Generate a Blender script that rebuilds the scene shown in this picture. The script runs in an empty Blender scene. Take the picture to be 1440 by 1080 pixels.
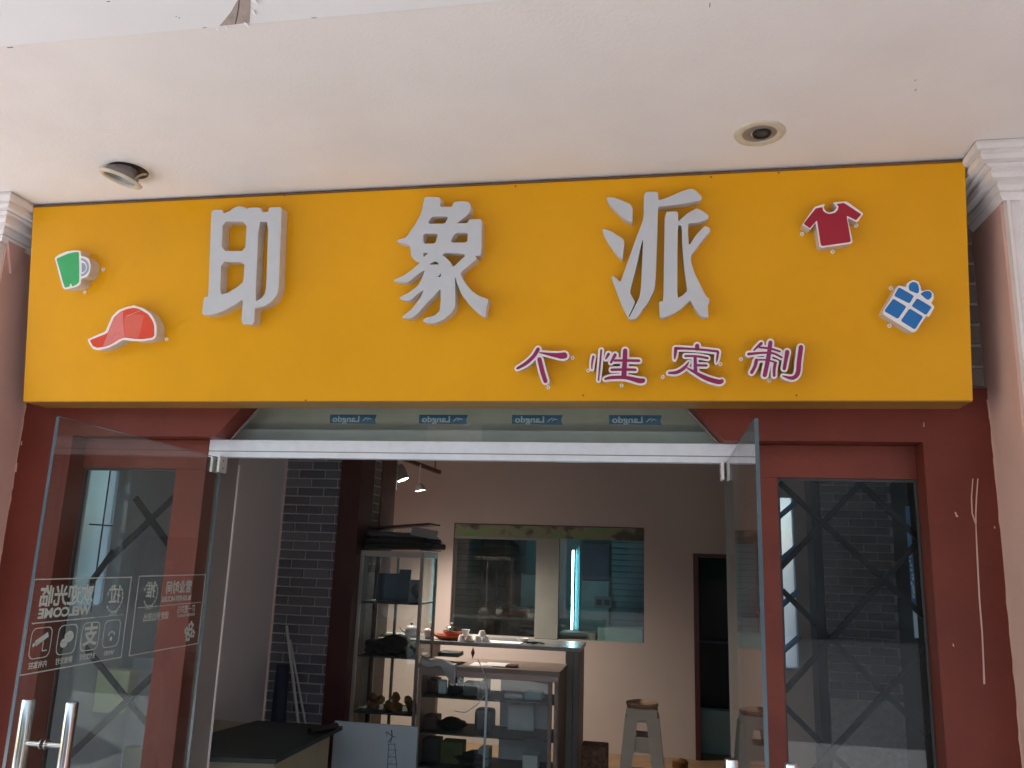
import bpy, bmesh, math, random
from mathutils import Vector, Matrix
from mathutils.geometry import tessellate_polygon
random.seed(7)
C = bpy.context.scene.collection
S = bpy.context.scene
R = math.radians

# ------------------------------------------------------------------ camera
EYE = Vector((0.0, -3.6, 1.75))
FPX, PITCH, YAW, ROLL = 1139.8, R(12.277), R(10.397), R(1.968)
_f = Vector((-math.sin(YAW)*math.cos(PITCH), math.cos(YAW)*math.cos(PITCH), math.sin(PITCH)))
_r0 = Vector((math.cos(YAW), math.sin(YAW), 0)); _u0 = _r0.cross(_f)
CR = _r0*math.cos(ROLL) + _u0*math.sin(ROLL)
CU = -_r0*math.sin(ROLL) + _u0*math.cos(ROLL)
CF = _f
cam = bpy.data.cameras.new("camera"); camo = bpy.data.objects.new("camera", cam); C.objects.link(camo)
camo.matrix_world = Matrix(((CR.x, CU.x, -CF.x, EYE.x), (CR.y, CU.y, -CF.y, EYE.y), (CR.z, CU.z, -CF.z, EYE.z), (0, 0, 0, 1)))
cam.sensor_width = 36; cam.lens = FPX/1440*36; cam.clip_start = 0.05; cam.clip_end = 500
S.camera = camo

# ------------------------------------------------------------------ world, sun, exposure
SUN_EL, SUN_AZ = R(47), R(233)      # azimuth measured clockwise from +Y: the sun stands behind and to the left of the photographer
w = bpy.data.worlds.new("World"); S.world = w; w.use_nodes = True
nt = w.node_tree; nt.nodes.clear()
sky = nt.nodes.new("ShaderNodeTexSky"); sky.sky_type = 'NISHITA'; sky.sun_disc = False
sky.sun_elevation = SUN_EL; sky.sun_rotation = SUN_AZ; sky.air_density = 1.3; sky.dust_density = 1.2
bg = nt.nodes.new("ShaderNodeBackground"); bg.inputs[1].default_value = 0.15
out = nt.nodes.new("ShaderNodeOutputWorld"); nt.links.new(sky.outputs[0], bg.inputs[0]); nt.links.new(bg.outputs[0], out.inputs[0])
sd = Vector((math.sin(SUN_AZ)*math.cos(SUN_EL), math.cos(SUN_AZ)*math.cos(SUN_EL), math.sin(SUN_EL)))
sl = bpy.data.lights.new("sun", 'SUN'); sl.energy = 4.0; sl.angle = R(0.6); sl.color = (1.0, 0.98, 0.95)
so = bpy.data.objects.new("sun", sl); C.objects.link(so); so.rotation_euler = sd.to_track_quat('Z', 'Y').to_euler(); so.location = (-10, -20, 20)
S.view_settings.view_transform = 'Standard'; S.view_settings.look = 'None'
S.view_settings.exposure = 1.72; S.view_settings.gamma = 1.0
S.cycles.max_bounces = 10; S.cycles.diffuse_bounces = 6; S.cycles.transparent_max_bounces = 24; S.cycles.glossy_bounces = 5
S.cycles.caustics_reflective = False; S.cycles.caustics_refractive = False
S.cycles.sample_clamp_indirect = 6.0

# ------------------------------------------------------------------ rays of the photograph, used to survey real planes
def ray(px, py):
    d = CR*(px-720) - CU*(py-540) + CF*FPX
    return d
def on_plane(px, py, p0, n):
    d = ray(px, py); t = (Vector(p0)-EYE).dot(n)/d.dot(n)
    return EYE + d*t
def at_y(px, py, y): return on_plane(px, py, (0, y, 0), Vector((0, 1, 0)))
def at_x(px, py, x): return on_plane(px, py, (x, 0, 0), Vector((1, 0, 0)))
def at_z(px, py, z): return on_plane(px, py, (0, 0, z), Vector((0, 0, 1)))

# ------------------------------------------------------------------ materials
def mat(name, col, rough=0.6, metal=0.0, noise=0.06, nscale=6.0, bump=0.0, bscale=60.0, spec=0.5, emit=None, estr=0.0, stain=0.0, sscale=1.5, staincol=None, coat=0.0):
    m = bpy.data.materials.new(name); m.use_nodes = True; t = m.node_tree; N = t.nodes; L = t.links
    b = N["Principled BSDF"]
    b.inputs['Roughness'].default_value = rough; b.inputs['Metallic'].default_value = metal
    b.inputs['Specular IOR Level'].default_value = spec
    if coat: b.inputs['Coat Weight'].default_value = coat; b.inputs['Coat Roughness'].default_value = 0.15
    tc = N.new("ShaderNodeTexCoord")
    n1 = N.new("ShaderNodeTexNoise"); n1.inputs['Scale'].default_value = nscale; n1.inputs['Detail'].default_value = 5
    L.new(tc.outputs['Object'], n1.inputs['Vector'])
    mr = N.new("ShaderNodeMapRange"); mr.inputs[1].default_value = 0.3; mr.inputs[2].default_value = 0.7
    mr.inputs[3].default_value = 1-noise; mr.inputs[4].default_value = 1+noise
    L.new(n1.outputs[0], mr.inputs[0])
    vm = N.new("ShaderNodeVectorMath"); vm.operation = 'SCALE'; vm.inputs[0].default_value = col[:3]
    L.new(mr.outputs[0], vm.inputs['Scale'])
    last = vm.outputs[0]
    if stain:
        n2 = N.new("ShaderNodeTexNoise"); n2.inputs['Scale'].default_value = sscale; n2.inputs['Detail'].default_value = 9; n2.inputs['Roughness'].default_value = 0.65
        L.new(tc.outputs['Object'], n2.inputs['Vector'])
        m2 = N.new("ShaderNodeMapRange"); m2.inputs[1].default_value = 0.5; m2.inputs[2].default_value = 0.75; m2.inputs[3].default_value = 0; m2.inputs[4].default_value = stain
        L.new(n2.outputs[0], m2.inputs[0])
        mx = N.new("ShaderNodeMix"); mx.data_type = 'RGBA'
        L.new(m2.outputs[0], mx.inputs[0]); L.new(last, mx.inputs[6])
        sc = staincol or tuple(c*0.6 for c in col[:3]); mx.inputs[7].default_value = (*sc, 1)
        last = mx.outputs[2]
    L.new(last, b.inputs['Base Color'])
    n3 = N.new("ShaderNodeTexNoise"); n3.inputs['Scale'].default_value = 3.5; n3.inputs['Detail'].default_value = 6
    L.new(tc.outputs['Object'], n3.inputs['Vector'])
    m3 = N.new("ShaderNodeMapRange"); m3.inputs[3].default_value = max(0.02, rough*0.8); m3.inputs[4].default_value = min(1, rough*1.2)
    L.new(n3.outputs[0], m3.inputs[0]); L.new(m3.outputs[0], b.inputs['Roughness'])
    if bump:
        n4 = N.new("ShaderNodeTexNoise"); n4.inputs['Scale'].default_value = bscale; n4.inputs['Detail'].default_value = 4
        L.new(tc.outputs['Object'], n4.inputs['Vector'])
        bp = N.new("ShaderNodeBump"); bp.inputs['Strength'].default_value = bump; bp.inputs['Distance'].default_value = 0.0055
        L.new(n4.outputs[0], bp.inputs['Height']); L.new(bp.outputs[0], b.inputs['Normal'])
    if emit:
        b.inputs['Emission Color'].default_value = (*emit, 1); b.inputs['Emission Strength'].default_value = estr
    return m

def glass_mat(name, tint=(0.9, 0.95, 0.93), f0=0.04, dirt=0.02, dirtcol=(0.6, 0.62, 0.6)):
    """thin clear glass: Schlick reflection over tinted transparency plus a light film of dust"""
    m = bpy.data.materials.new(name); m.use_nodes = True; t = m.node_tree; N = t.nodes; L = t.links; N.clear()
    o = N.new("ShaderNodeOutputMaterial")
    g = N.new("ShaderNodeNewGeometry")
    dt = N.new("ShaderNodeVectorMath"); dt.operation = 'DOT_PRODUCT'; L.new(g.outputs['Normal'], dt.inputs[0]); L.new(g.outputs['Incoming'], dt.inputs[1])
    ab = N.new("ShaderNodeMath"); ab.operation = 'ABSOLUTE'; L.new(dt.outputs['Value'], ab.inputs[0])
    om = N.new("ShaderNodeMath"); om.operation = 'SUBTRACT'; om.inputs[0].default_value = 1; L.new(ab.outputs[0], om.inputs[1])
    pw = N.new("ShaderNodeMath"); pw.operation = 'POWER'; L.new(om.outputs[0], pw.inputs[0]); pw.inputs[1].default_value = 5
    ma = N.new("ShaderNodeMath"); ma.operation = 'MULTIPLY_ADD'; L.new(pw.outputs[0], ma.inputs[0]); ma.inputs[1].default_value = 1-f0; ma.inputs[2].default_value = f0
    tr = N.new("ShaderNodeBsdfTransparent"); tr.inputs[0].default_value = (*tint, 1)
    gl = N.new("ShaderNodeBsdfGlossy"); gl.inputs['Roughness'].default_value = 0.0
    mx = N.new("ShaderNodeMixShader"); L.new(ma.outputs[0], mx.inputs[0]); L.new(tr.outputs[0], mx.inputs[1]); L.new(gl.outputs[0], mx.inputs[2])
    df = N.new("ShaderNodeBsdfDiffuse"); df.inputs[0].default_value = (*dirtcol, 1)
    tc = N.new("ShaderNodeTexCoord"); nz = N.new("ShaderNodeTexNoise"); nz.inputs['Scale'].default_value = 4; nz.inputs['Detail'].default_value = 8
    L.new(tc.outputs['Object'], nz.inputs['Vector'])
    mr = N.new("ShaderNodeMapRange"); mr.inputs[1].default_value = 0.35; mr.inputs[2].default_value = 0.8; mr.inputs[3].default_value = dirt*0.4; mr.inputs[4].default_value = dirt*2
    L.new(nz.outputs[0], mr.inputs[0])
    m2 = N.new("ShaderNodeMixShader"); L.new(mr.outputs[0], m2.inputs[0]); L.new(mx.outputs[0], m2.inputs[1]); L.new(df.outputs[0], m2.inputs[2])
    L.new(m2.outputs[0], o.inputs[0])
    return m

def film_mat(name, col, clear=0.35):
    """frosted window film that lets the daylight behind it glow through"""
    m = bpy.data.materials.new(name); m.use_nodes = True; t = m.node_tree; N = t.nodes; L = t.links; N.clear()
    o = N.new("ShaderNodeOutputMaterial"); a = N.new("ShaderNodeBsdfTranslucent"); a.inputs[0].default_value = (*col, 1)
    b = N.new("ShaderNodeBsdfDiffuse"); b.inputs[0].default_value = (*col, 1); mx = N.new("ShaderNodeMixShader"); mx.inputs[0].default_value = 0.25
    L.new(a.outputs[0], mx.inputs[1]); L.new(b.outputs[0], mx.inputs[2])
    c = N.new("ShaderNodeBsdfTransparent"); c.inputs[0].default_value = (*col, 1); m2 = N.new("ShaderNodeMixShader"); m2.inputs[0].default_value = clear
    L.new(mx.outputs[0], m2.inputs[1]); L.new(c.outputs[0], m2.inputs[2]); L.new(m2.outputs[0], o.inputs[0])
    return m

def brick_mat(name, c1, c2):
    m = mat(name, c1, 0.8, noise=0.25, nscale=9, bump=0.6, bscale=90)
    t = m.node_tree; N = t.nodes; L = t.links
    oi = N.new("ShaderNodeObjectInfo"); b = N["Principled BSDF"]
    src = b.inputs['Base Color'].links[0].from_socket
    mx = N.new("ShaderNodeMix"); mx.data_type = 'RGBA'; L.new(oi.outputs['Random'], mx.inputs[0]); L.new(src, mx.inputs[6]); mx.inputs[7].default_value = (*c2, 1)
    L.new(mx.outputs[2], b.inputs['Base Color'])
    return m

M = {}
M['ceil'] = mat('warm_white_ceiling_paint', (0.84, 0.82, 0.80), 0.85, noise=0.03, nscale=2.5, bump=0.2, bscale=90, stain=0.22, sscale=1.2, staincol=(0.66, 0.58, 0.54))
M['ceil2'] = mat('brightly_lit_ceiling_paint', (0.86, 0.88, 0.9), 0.8, noise=0.02, nscale=3, bump=0.1, bscale=110)  # stronger daylight on the outer soffit, put into a whiter colour
M['bare'] = mat('bare_plaster', (0.42, 0.36, 0.33), 0.9, noise=0.15, nscale=22, bump=0.6, bscale=70)
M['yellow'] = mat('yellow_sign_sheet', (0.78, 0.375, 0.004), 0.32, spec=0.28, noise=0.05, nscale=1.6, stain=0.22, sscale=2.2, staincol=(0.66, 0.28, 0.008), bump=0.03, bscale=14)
M['signbottom'] = mat('shaded_yellow_sign_underside', (0.36, 0.19, 0.04), 0.35, noise=0.1, nscale=3)  # sign yellow browned to put the underside's shade into the colour
M['signside'] = mat('brown_sign_edge', (0.16, 0.075, 0.03), 0.5)
M['letter'] = mat('white_acrylic_letter', (0.55, 0.585, 0.62), 0.38, noise=0.03, nscale=9, stain=0.12, sscale=8, staincol=(0.6, 0.56, 0.55))
M['letterside'] = mat('cream_letter_return', (0.62, 0.58, 0.54), 0.5, noise=0.08, nscale=18, stain=0.35, sscale=14, staincol=(0.5, 0.38, 0.28))
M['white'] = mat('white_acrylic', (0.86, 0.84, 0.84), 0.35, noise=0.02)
M['green'] = mat('green_acrylic', (0.04, 0.42, 0.14), 0.3, noise=0.06, nscale=20)
M['greyblue'] = mat('grey_blue_acrylic', (0.30, 0.38, 0.50), 0.35)
M['red1'] = mat('orange_red_acrylic', (0.72, 0.07, 0.03), 0.3, noise=0.05)
M['red2'] = mat('faded_red_acrylic', (0.70, 0.13, 0.09), 0.35, noise=0.06)
M['red3'] = mat('pink_red_acrylic', (0.72, 0.20, 0.18), 0.4, noise=0.08)
M['crimson'] = mat('crimson_acrylic', (0.36, 0.008, 0.03), 0.35, noise=0.05)
M['blue'] = mat('blue_acrylic', (0.01, 0.17, 0.50), 0.35, noise=0.05)
M['magenta'] = mat('plum_acrylic', (0.28, 0.016, 0.09), 0.35, noise=0.15, nscale=14, stain=0.45, sscale=9, staincol=(0.20, 0.05, 0.26))
M['redpaint'] = mat('oxide_red_paint', (0.155, 0.031, 0.020), 0.5, spec=0.28, noise=0.12, nscale=3, bump=0.25, bscale=30, stain=0.6, sscale=1.6, staincol=(0.115, 0.022, 0.014))
M['redframe'] = mat('oxide_red_frame_paint', (0.18, 0.040, 0.027), 0.5, spec=0.3, noise=0.12, nscale=4, bump=0.2, bscale=36, stain=0.5, sscale=2.4)
M['pink'] = mat('salmon_pink_plaster', (0.68, 0.43, 0.37), 0.8, noise=0.05, nscale=3, bump=0.25, bscale=70, stain=0.25, sscale=1.1, staincol=(0.45, 0.24, 0.21))
M['pinkdrip'] = mat('salmon_paint_drip', (0.60, 0.38, 0.32), 0.6)
M['plasterwhite'] = mat('white_moulding_paint', (0.82, 0.80, 0.80), 0.7, noise=0.04, nscale=9, bump=0.2, bscale=60, stain=0.15, sscale=4, staincol=(0.6, 0.55, 0.5))
M['brick'] = brick_mat('dark_grey_brick', (0.10, 0.105, 0.12), (0.19, 0.18, 0.195))
M['brickr'] = brick_mat('brownish_grey_brick', (0.16, 0.125, 0.11), (0.22, 0.18, 0.16))
M['mortar'] = mat('pale_mortar', (0.42, 0.40, 0.38), 0.9, noise=0.15, nscale=30)
M['mortard'] = mat('grey_mortar', (0.42, 0.41, 0.42), 0.9, noise=0.15, nscale=30)
M['glass'] = glass_mat('clear_door_glass', (0.93, 0.965, 0.95), 0.04, 0.02)
M['glassw'] = glass_mat('tinted_window_glass', (0.84, 0.88, 0.90), 0.026, 0.010)
M['glassi'] = glass_mat('cabinet_glass', (0.92, 0.96, 0.95), 0.04, 0.012)
M['glassedge'] = mat('polished_glass_edge', (0.07, 0.11, 0.13), 0.15, noise=0.1, spec=0.8)
M['alu'] = mat('brushed_aluminium_bar', (0.80, 0.86, 0.94), 0.4, metal=0.15, noise=0.04, nscale=20, stain=0.2, sscale=8)
M['steel'] = mat('stainless_steel', (0.62, 0.60, 0.58), 0.16, metal=1.0, noise=0.03)
M['satin'] = mat('satin_white_metal', (0.80, 0.80, 0.78), 0.38, metal=0.35, noise=0.04)
M['brass'] = mat('worn_brass_ring', (0.42, 0.37, 0.27), 0.38, metal=0.6, noise=0.1, nscale=30)
M['reflector'] = mat('dull_reflector', (0.26, 0.27, 0.26), 0.35, metal=0.25, noise=0.1)
M['black'] = mat('black_plastic', (0.015, 0.014, 0.014), 0.45)
M['creamtrim'] = mat('cream_trim_ring', (0.62, 0.57, 0.45), 0.4, noise=0.08, nscale=30)
M['sticker'] = mat('frosted_white_film', (0.86, 0.88, 0.86), 0.6, noise=0.04)
M['tapeblue'] = mat('blue_protective_tape', (0.03, 0.13, 0.24), 0.5, noise=0.1)
M['tapetext'] = mat('pale_tape_print', (0.50, 0.58, 0.62), 0.6)
M['olive'] = mat('olive_grey_board', (0.68, 0.63, 0.50), 0.7, noise=0.08)
M['olive2'] = mat('pale_grey_board', (0.78, 0.82, 0.78), 0.6, noise=0.08)
M['inwall'] = mat('beige_interior_wall', (0.47, 0.40, 0.365), 0.8, noise=0.04, nscale=2, bump=0.15, bscale=70)
M['greywall'] = mat('grey_interior_wall', (0.72, 0.70, 0.72), 0.8, noise=0.05, nscale=2, bump=0.15, bscale=70)
M['darkred'] = mat('dark_maroon_paint', (0.065, 0.016, 0.014), 0.45, noise=0.1)
M['maroonbrown'] = mat('maroon_brown_wood', (0.10, 0.045, 0.038), 0.5, noise=0.2, nscale=12)
M['intfloor'] = mat('tan_wood_floor', (0.24, 0.15, 0.085), 0.5, noise=0.2, nscale=5)
M['intceil'] = mat('interior_ceiling_paint', (0.45, 0.40, 0.36), 0.85)
M['teal'] = mat('teal_wall_paint', (0.10, 0.30, 0.34), 0.6, noise=0.1)
M['tealslat'] = mat('teal_blind_slat', (0.16, 0.42, 0.48), 0.5, noise=0.1)
M['tealpale'] = mat('pale_teal_panel', (0.26, 0.42, 0.41), 0.5, noise=0.1)
M['tealdark'] = mat('dark_navy_panel', (0.018, 0.05, 0.075), 0.4, noise=0.1)
M['nearblack'] = mat('near_black_furniture', (0.012, 0.013, 0.015), 0.5)
M['paleband'] = mat('grey_green_post', (0.25, 0.26, 0.235), 0.6, noise=0.06)
M['tube'] = mat('lit_tube', (0.8, 0.95, 1), 0.5, emit=(0.55, 0.92, 1.0), estr=8.5)
M['lens'] = mat('lit_spot_lens', (1, 1, 1), 0.5, emit=(1.0, 0.95, 0.85), estr=14.0)
M['spotbody'] = mat('grey_spot_housing', (0.25, 0.23, 0.22), 0.5, noise=0.05)
M['cabframe'] = mat('mauve_aluminium_frame', (0.26, 0.20, 0.18), 0.35, metal=0.4, noise=0.05)
M['cabframel'] = mat('pale_aluminium_frame', (0.38, 0.34, 0.30), 0.35, metal=0.4, noise=0.05)
M['caseframe'] = mat('beige_case_frame', (0.25, 0.19, 0.155), 0.5, noise=0.06)
M['stone'] = mat('grey_counter_stone', (0.20, 0.21, 0.22), 0.25, noise=0.15, nscale=40)
M['counterpanel'] = mat('tan_counter_panel', (0.74, 0.60, 0.50), 0.6, noise=0.05)
M['cloth'] = mat('black_cloth', (0.022, 0.022, 0.020), 0.95, noise=0.3, nscale=20, bump=0.5, bscale=40)
M['boarddark'] = mat('dark_grey_board', (0.05, 0.055, 0.058), 0.6, noise=0.1)
M['navy'] = mat('slate_blue_board', (0.055, 0.085, 0.13), 0.5, noise=0.1)
M['gourd'] = mat('orange_brown_gourd', (0.24, 0.10, 0.025), 0.55, noise=0.35, nscale=14, bump=0.3)
M['olivecloth'] = mat('olive_green_cloth', (0.10, 0.13, 0.05), 0.95, noise=0.3, nscale=15)
M['plasticbag'] = mat('grey_white_plastic_bag', (0.42, 0.43, 0.43), 0.4, noise=0.1, nscale=14)
M['paper'] = mat('white_paper', (0.8, 0.79, 0.77), 0.8, noise=0.03)
M['terracotta'] = mat('reddish_wood_tray', (0.38, 0.09, 0.035), 0.4, noise=0.3, nscale=14)
M['teapotglass'] = glass_mat('teapot_glass', (0.85, 0.9, 0.9), 0.08, 0.05)
M['porcelain'] = mat('white_porcelain', (0.85, 0.84, 0.82), 0.2, noise=0.02)
M['pendant'] = mat('dark_red_pendant', (0.09, 0.012, 0.01), 0.4)
M['board'] = mat('pale_blue_grey_canvas', (0.30, 0.36, 0.39), 0.7, noise=0.05, nscale=5, stain=0.2, sscale=3)
M['ink'] = mat('dark_teal_ink', (0.02, 0.045, 0.06), 0.7)
M['mat_'] = mat('dark_green_cutting_mat', (0.022, 0.032, 0.028), 0.55, noise=0.1)
M['creampanel'] = mat('cream_table_panel', (0.34, 0.32, 0.22), 0.6, noise=0.05)
M['stoolw'] = mat('off_white_stool_plastic', (0.58, 0.48, 0.37), 0.45, noise=0.05)
M['stoolseat'] = mat('brown_cushion', (0.38, 0.24, 0.15), 0.8, noise=0.15, nscale=20)
M['stoolgap'] = mat('tan_cushion_stripe', (0.30, 0.19, 0.11), 0.8)
M['bluepole'] = mat('pale_trim_strip', (0.50, 0.50, 0.50), 0.5)
M['darknavy'] = mat('dark_navy_cloth', (0.02, 0.022, 0.05), 0.8, noise=0.2)
M['grille'] = mat('dark_steel_grille', (0.018, 0.017, 0.017), 0.75, metal=0.0, spec=0.1, noise=0.15)
M['bluelattice'] = mat('blue_lattice_bar', (0.10, 0.30, 0.55), 0.45, noise=0.1)
M['frost'] = mat('bluish_white_window_film', (0.72, 0.80, 0.88), 0.7, noise=0.03)
M['film'] = film_mat('bluish_frosted_film', (0.74, 0.86, 0.93), 0.35)
M['filmw'] = film_mat('pale_frosted_film', (0.90, 0.90, 0.96), 0.55)
M['yellowbox'] = mat('pale_yellow_green_box', (0.80, 0.76, 0.45), 0.7, noise=0.05)
M['pave'] = mat('pale_pavement_tile', (0.50, 0.49, 0.475), 0.7, noise=0.12, nscale=6)
M['road'] = mat('asphalt', (0.09, 0.09, 0.09), 0.85, noise=0.15, nscale=8)
M['farwall'] = mat('pale_far_wall', (0.24, 0.23, 0.22), 0.8, noise=0.06)
M['farglass'] = mat('far_window_glass', (0.05, 0.07, 0.09), 0.1)
M['redthing'] = mat('faded_red_card', (0.30, 0.04, 0.03), 0.6)

def leafband_mat():
    m = mat('green_leaf_print_film', (0.15, 0.16, 0.09), 0.6)
    t = m.node_tree; N = t.nodes; L = t.links; b = N["Principled BSDF"]
    tc = N.new("ShaderNodeTexCoord"); v = N.new("ShaderNodeTexVoronoi"); v.inputs['Scale'].default_value = 9
    n = N.new("ShaderNodeTexNoise"); n.inputs['Scale'].default_value = 7; n.inputs['Detail'].default_value = 5
    L.new(tc.outputs['Object'], n.inputs['Vector'])
    cr = N.new("ShaderNodeValToRGB"); e = cr.color_ramp.elements
    e[0].position = 0.38; e[0].color = (0.06, 0.065, 0.045, 1); e[1].position = 0.68; e[1].color = (0.13, 0.26, 0.09, 1)
    k = cr.color_ramp.elements.new(0.5); k.color = (0.22, 0.22, 0.14, 1)
    L.new(n.outputs[0], cr.inputs[0]); L.new(cr.outputs[0], b.inputs['Base Color'])
    return m
M['leafband'] = leafband_mat()

# ------------------------------------------------------------------ object helpers
def islands(name, bm, m, parent=None, smooth=False):
    bm.verts.index_update(); bm.verts.ensure_lookup_table(); seen = set(); outs = []
    for v0 in list(bm.verts):
        if v0.index in seen: continue
        st = [v0]; isl = []; seen.add(v0.index)
        while st:
            v = st.pop(); isl.append(v)
            for e in v.link_edges:
                u = e.other_vert(v)
                if u.index not in seen: seen.add(u.index); st.append(u)
        ids = {v.index for v in isl}; b2 = bmesh.new(); mp = {v.index: b2.verts.new(v.co) for v in isl}
        for f in {f for v in isl for f in v.link_faces}: b2.faces.new([mp[v.index] for v in f.verts])
        outs.append(obj(name, b2, m, parent, smooth))
    bm.free(); return outs
def obj(name, bm, m, parent=None, smooth=False, kind=None):
    me = bpy.data.meshes.new(name)
    bmesh.ops.recalc_face_normals(bm, faces=bm.faces)
    bm.to_mesh(me); bm.free()
    if m is not None: me.materials.append(m)
    if smooth:
        for p in me.polygons: p.use_smooth = True
        try: me.set_sharp_from_angle(angle=R(40))
        except Exception: pass
    o = bpy.data.objects.new(name, me); C.objects.link(o)
    if parent: o.parent = parent; o.matrix_parent_inverse = parent.matrix_world.inverted() if False else Matrix.Translation(-parent.location)
    if kind: o['kind'] = kind
    return o
def thing(name, label, cat, loc=(0, 0, 0), group=None):
    o = bpy.data.objects.new(name, None); C.objects.link(o); o.location = loc; o.empty_display_size = 0.1
    o['label'] = label; o['category'] = cat
    if group: o['group'] = group
    return o
def tag(o, label, cat, group=None):
    o['label'] = label; o['category'] = cat
    if group: o['group'] = group
    return o
def NB(): return bmesh.new()
def box(bm, a, b, bev=0.0):
    """box between corners a and b, edges bevelled by bev"""
    a = Vector(a); b = Vector(b); lo = Vector(map(min, a, b)); hi = Vector(map(max, a, b))
    r = bmesh.ops.create_cube(bm, size=1.0, matrix=Matrix.Translation((lo+hi)/2) @ Matrix.Diagonal((*(hi-lo), 1)))
    if bev:
        es = {e for v in r['verts'] for e in v.link_edges}
        bmesh.ops.bevel(bm, geom=list(es), offset=bev, segments=2, affect='EDGES', profile=0.6)
    return bm
def bx(a, b, bev=0.0): return box(NB(), a, b, bev)
def prism(bm, loops, f0, f1):
    """closed solid from 2D loops (first outer, rest holes); f0/f1 map 2D to the two cap planes"""
    flat = []; idx = []
    for lp in loops:
        idx.append(list(range(len(flat), len(flat)+len(lp)))); flat += lp
    tris = tessellate_polygon([[Vector((p[0], p[1], 0)) for p in lp] for lp in loops])
    v0 = [bm.verts.new(f0(*p)) for p in flat]; v1 = [bm.verts.new(f1(*p)) for p in flat]
    for t in tris:
        try: bm.faces.new([v1[i] for i in t])
        except ValueError: pass
        try: bm.faces.new([v0[i] for i in reversed(t)])
        except ValueError: pass
    for ii in idx:
        n = len(ii)
        for k in range(n):
            a, b = ii[k], ii[(k+1) % n]
            try: bm.faces.new([v0[a], v0[b], v1[b], v1[a]])
            except ValueError: pass
    return bm
def tube(bm, pts, rad, seg=12, cap=True):
    pts = [Vector(p) for p in pts]; rings = []
    for i, p in enumerate(pts):
        if i == 0: d = pts[1]-p
        elif i == len(pts)-1: d = p-pts[-2]
        else: d = (pts[i+1]-pts[i-1])
        d.normalize()
        u = d.cross(Vector((0, 0, 1)) if abs(d.z) < 0.9 else Vector((1, 0, 0))).normalized(); v = d.cross(u)
        rr = rad[i] if isinstance(rad, (list, tuple)) else rad
        rings.append([bm.verts.new(p + u*rr*math.cos(2*math.pi*k/seg) + v*rr*math.sin(2*math.pi*k/seg)) for k in range(seg)])
    for a, b in zip(rings, rings[1:]):
        for k in range(seg): bm.faces.new([a[k], a[(k+1) % seg], b[(k+1) % seg], b[k]])
    if cap: bm.faces.new(rings[0][::-1]); bm.faces.new(rings[-1])
    return bm
def lathe(bm, prof, seg=32, mw=Matrix()):
    rings = [[bm.verts.new(mw @ Vector((r*math.cos(2*math.pi*k/seg), r*math.sin(2*math.pi*k/seg), z))) for k in range(seg)] for r, z in prof]
    for a, b in zip(rings, rings[1:]):
        for k in range(seg): bm.faces.new([a[k], a[(k+1) % seg], b[(k+1) % seg], b[k]])
    return bm
def round_loop(lp, it=1, r=0.16):
    for _ in range(it):
        o = []; n = len(lp)
        for i in range(n):
            p, a, b = Vector(lp[i]), Vector(lp[i-1]), Vector(lp[(i+1) % n])
            o.append(tuple(p+(a-p)*r)); o.append(tuple(p+(b-p)*r))
        lp = o
    return lp
def stroke(pts, grow=0.0, cap=5):
    """outline of a brush stroke: pts are (x, y, width)"""
    P = [Vector((p[0], p[1])) for p in pts]; W = [p[2]/2+grow for p in pts]
    # smooth subdivision
    if len(P) > 2:
        Q = []; V = []
        for i in range(len(P)-1):
            p0 = P[max(i-1, 0)]; p1 = P[i]; p2 = P[i+1]; p3 = P[min(i+2, len(P)-1)]
            for k in range(4):
                t = k/4
                Q.append(0.5*((2*p1)+(p2-p0)*t+(2*p0-5*p1+4*p2-p3)*t*t+(3*p1-p0-3*p2+p3)*t**3)); V.append(W[i]*(1-t)+W[i+1]*t)
        Q.append(P[-1]); V.append(W[-1]); P, W = Q, V
    Lf, Rt = [], []
    for i, p in enumerate(P):
        d = (P[min(i+1, len(P)-1)]-P[max(i-1, 0)]).normalized(); n = Vector((-d.y, d.x))
        Lf.append(p+n*W[i]); Rt.append(p-n*W[i])
    d0 = (P[1]-P[0]).normalized(); d1 = (P[-1]-P[-2]).normalized()
    def fan(c, d, r, s):
        a0 = math.atan2(d.y, d.x); return [c+Vector((math.cos(a0+s*(math.pi/2-math.pi*k/(cap+1))), math.sin(a0+s*(math.pi/2-math.pi*k/(cap+1)))))*r for k in range(1, cap+1)]
    return [tuple(v) for v in Lf + fan(P[-1], d1, W[-1], 1) + Rt[::-1] + fan(P[0], -d0, W[0], 1)]

TXT = {}
def text_bm(bm, s, size, mapf, align='CENTER', bold=0.0, width=None, spacing=1.0):
    """lettering as thin real geometry; mapf(u, v) -> world point of the sheet, mapf(u, v, h) lifted by h"""
    c = bpy.data.curves.new("t", 'FONT'); c.body = s; c.size = size; c.align_x = align; c.align_y = 'CENTER'; c.offset = bold; c.resolution_u = 3
    c.space_character = spacing
    o = bpy.data.objects.new("t", c); C.objects.link(o)
    dg = bpy.context.evaluated_depsgraph_get(); me = bpy.data.meshes.new_from_object(o.evaluated_get(dg))
    if len(me.vertices):
        xs = [v.co.x for v in me.vertices]; w0 = max(xs)-min(xs); k = (width/w0) if width else 1.0
        cx = (max(xs)+min(xs))/2 if align == 'CENTER' else 0
        vs = [bm.verts.new(mapf((v.co.x-cx)*k, v.co.y)) for v in me.vertices]
        for p in me.polygons:
            try: bm.faces.new([vs[i] for i in p.vertices])
            except ValueError: pass
    bpy.data.objects.remove(o); bpy.data.curves.remove(c); bpy.data.meshes.remove(me)
    return bm

# ================================================================== LARGE STRUCTURE
CEIL = 3.415
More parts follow.
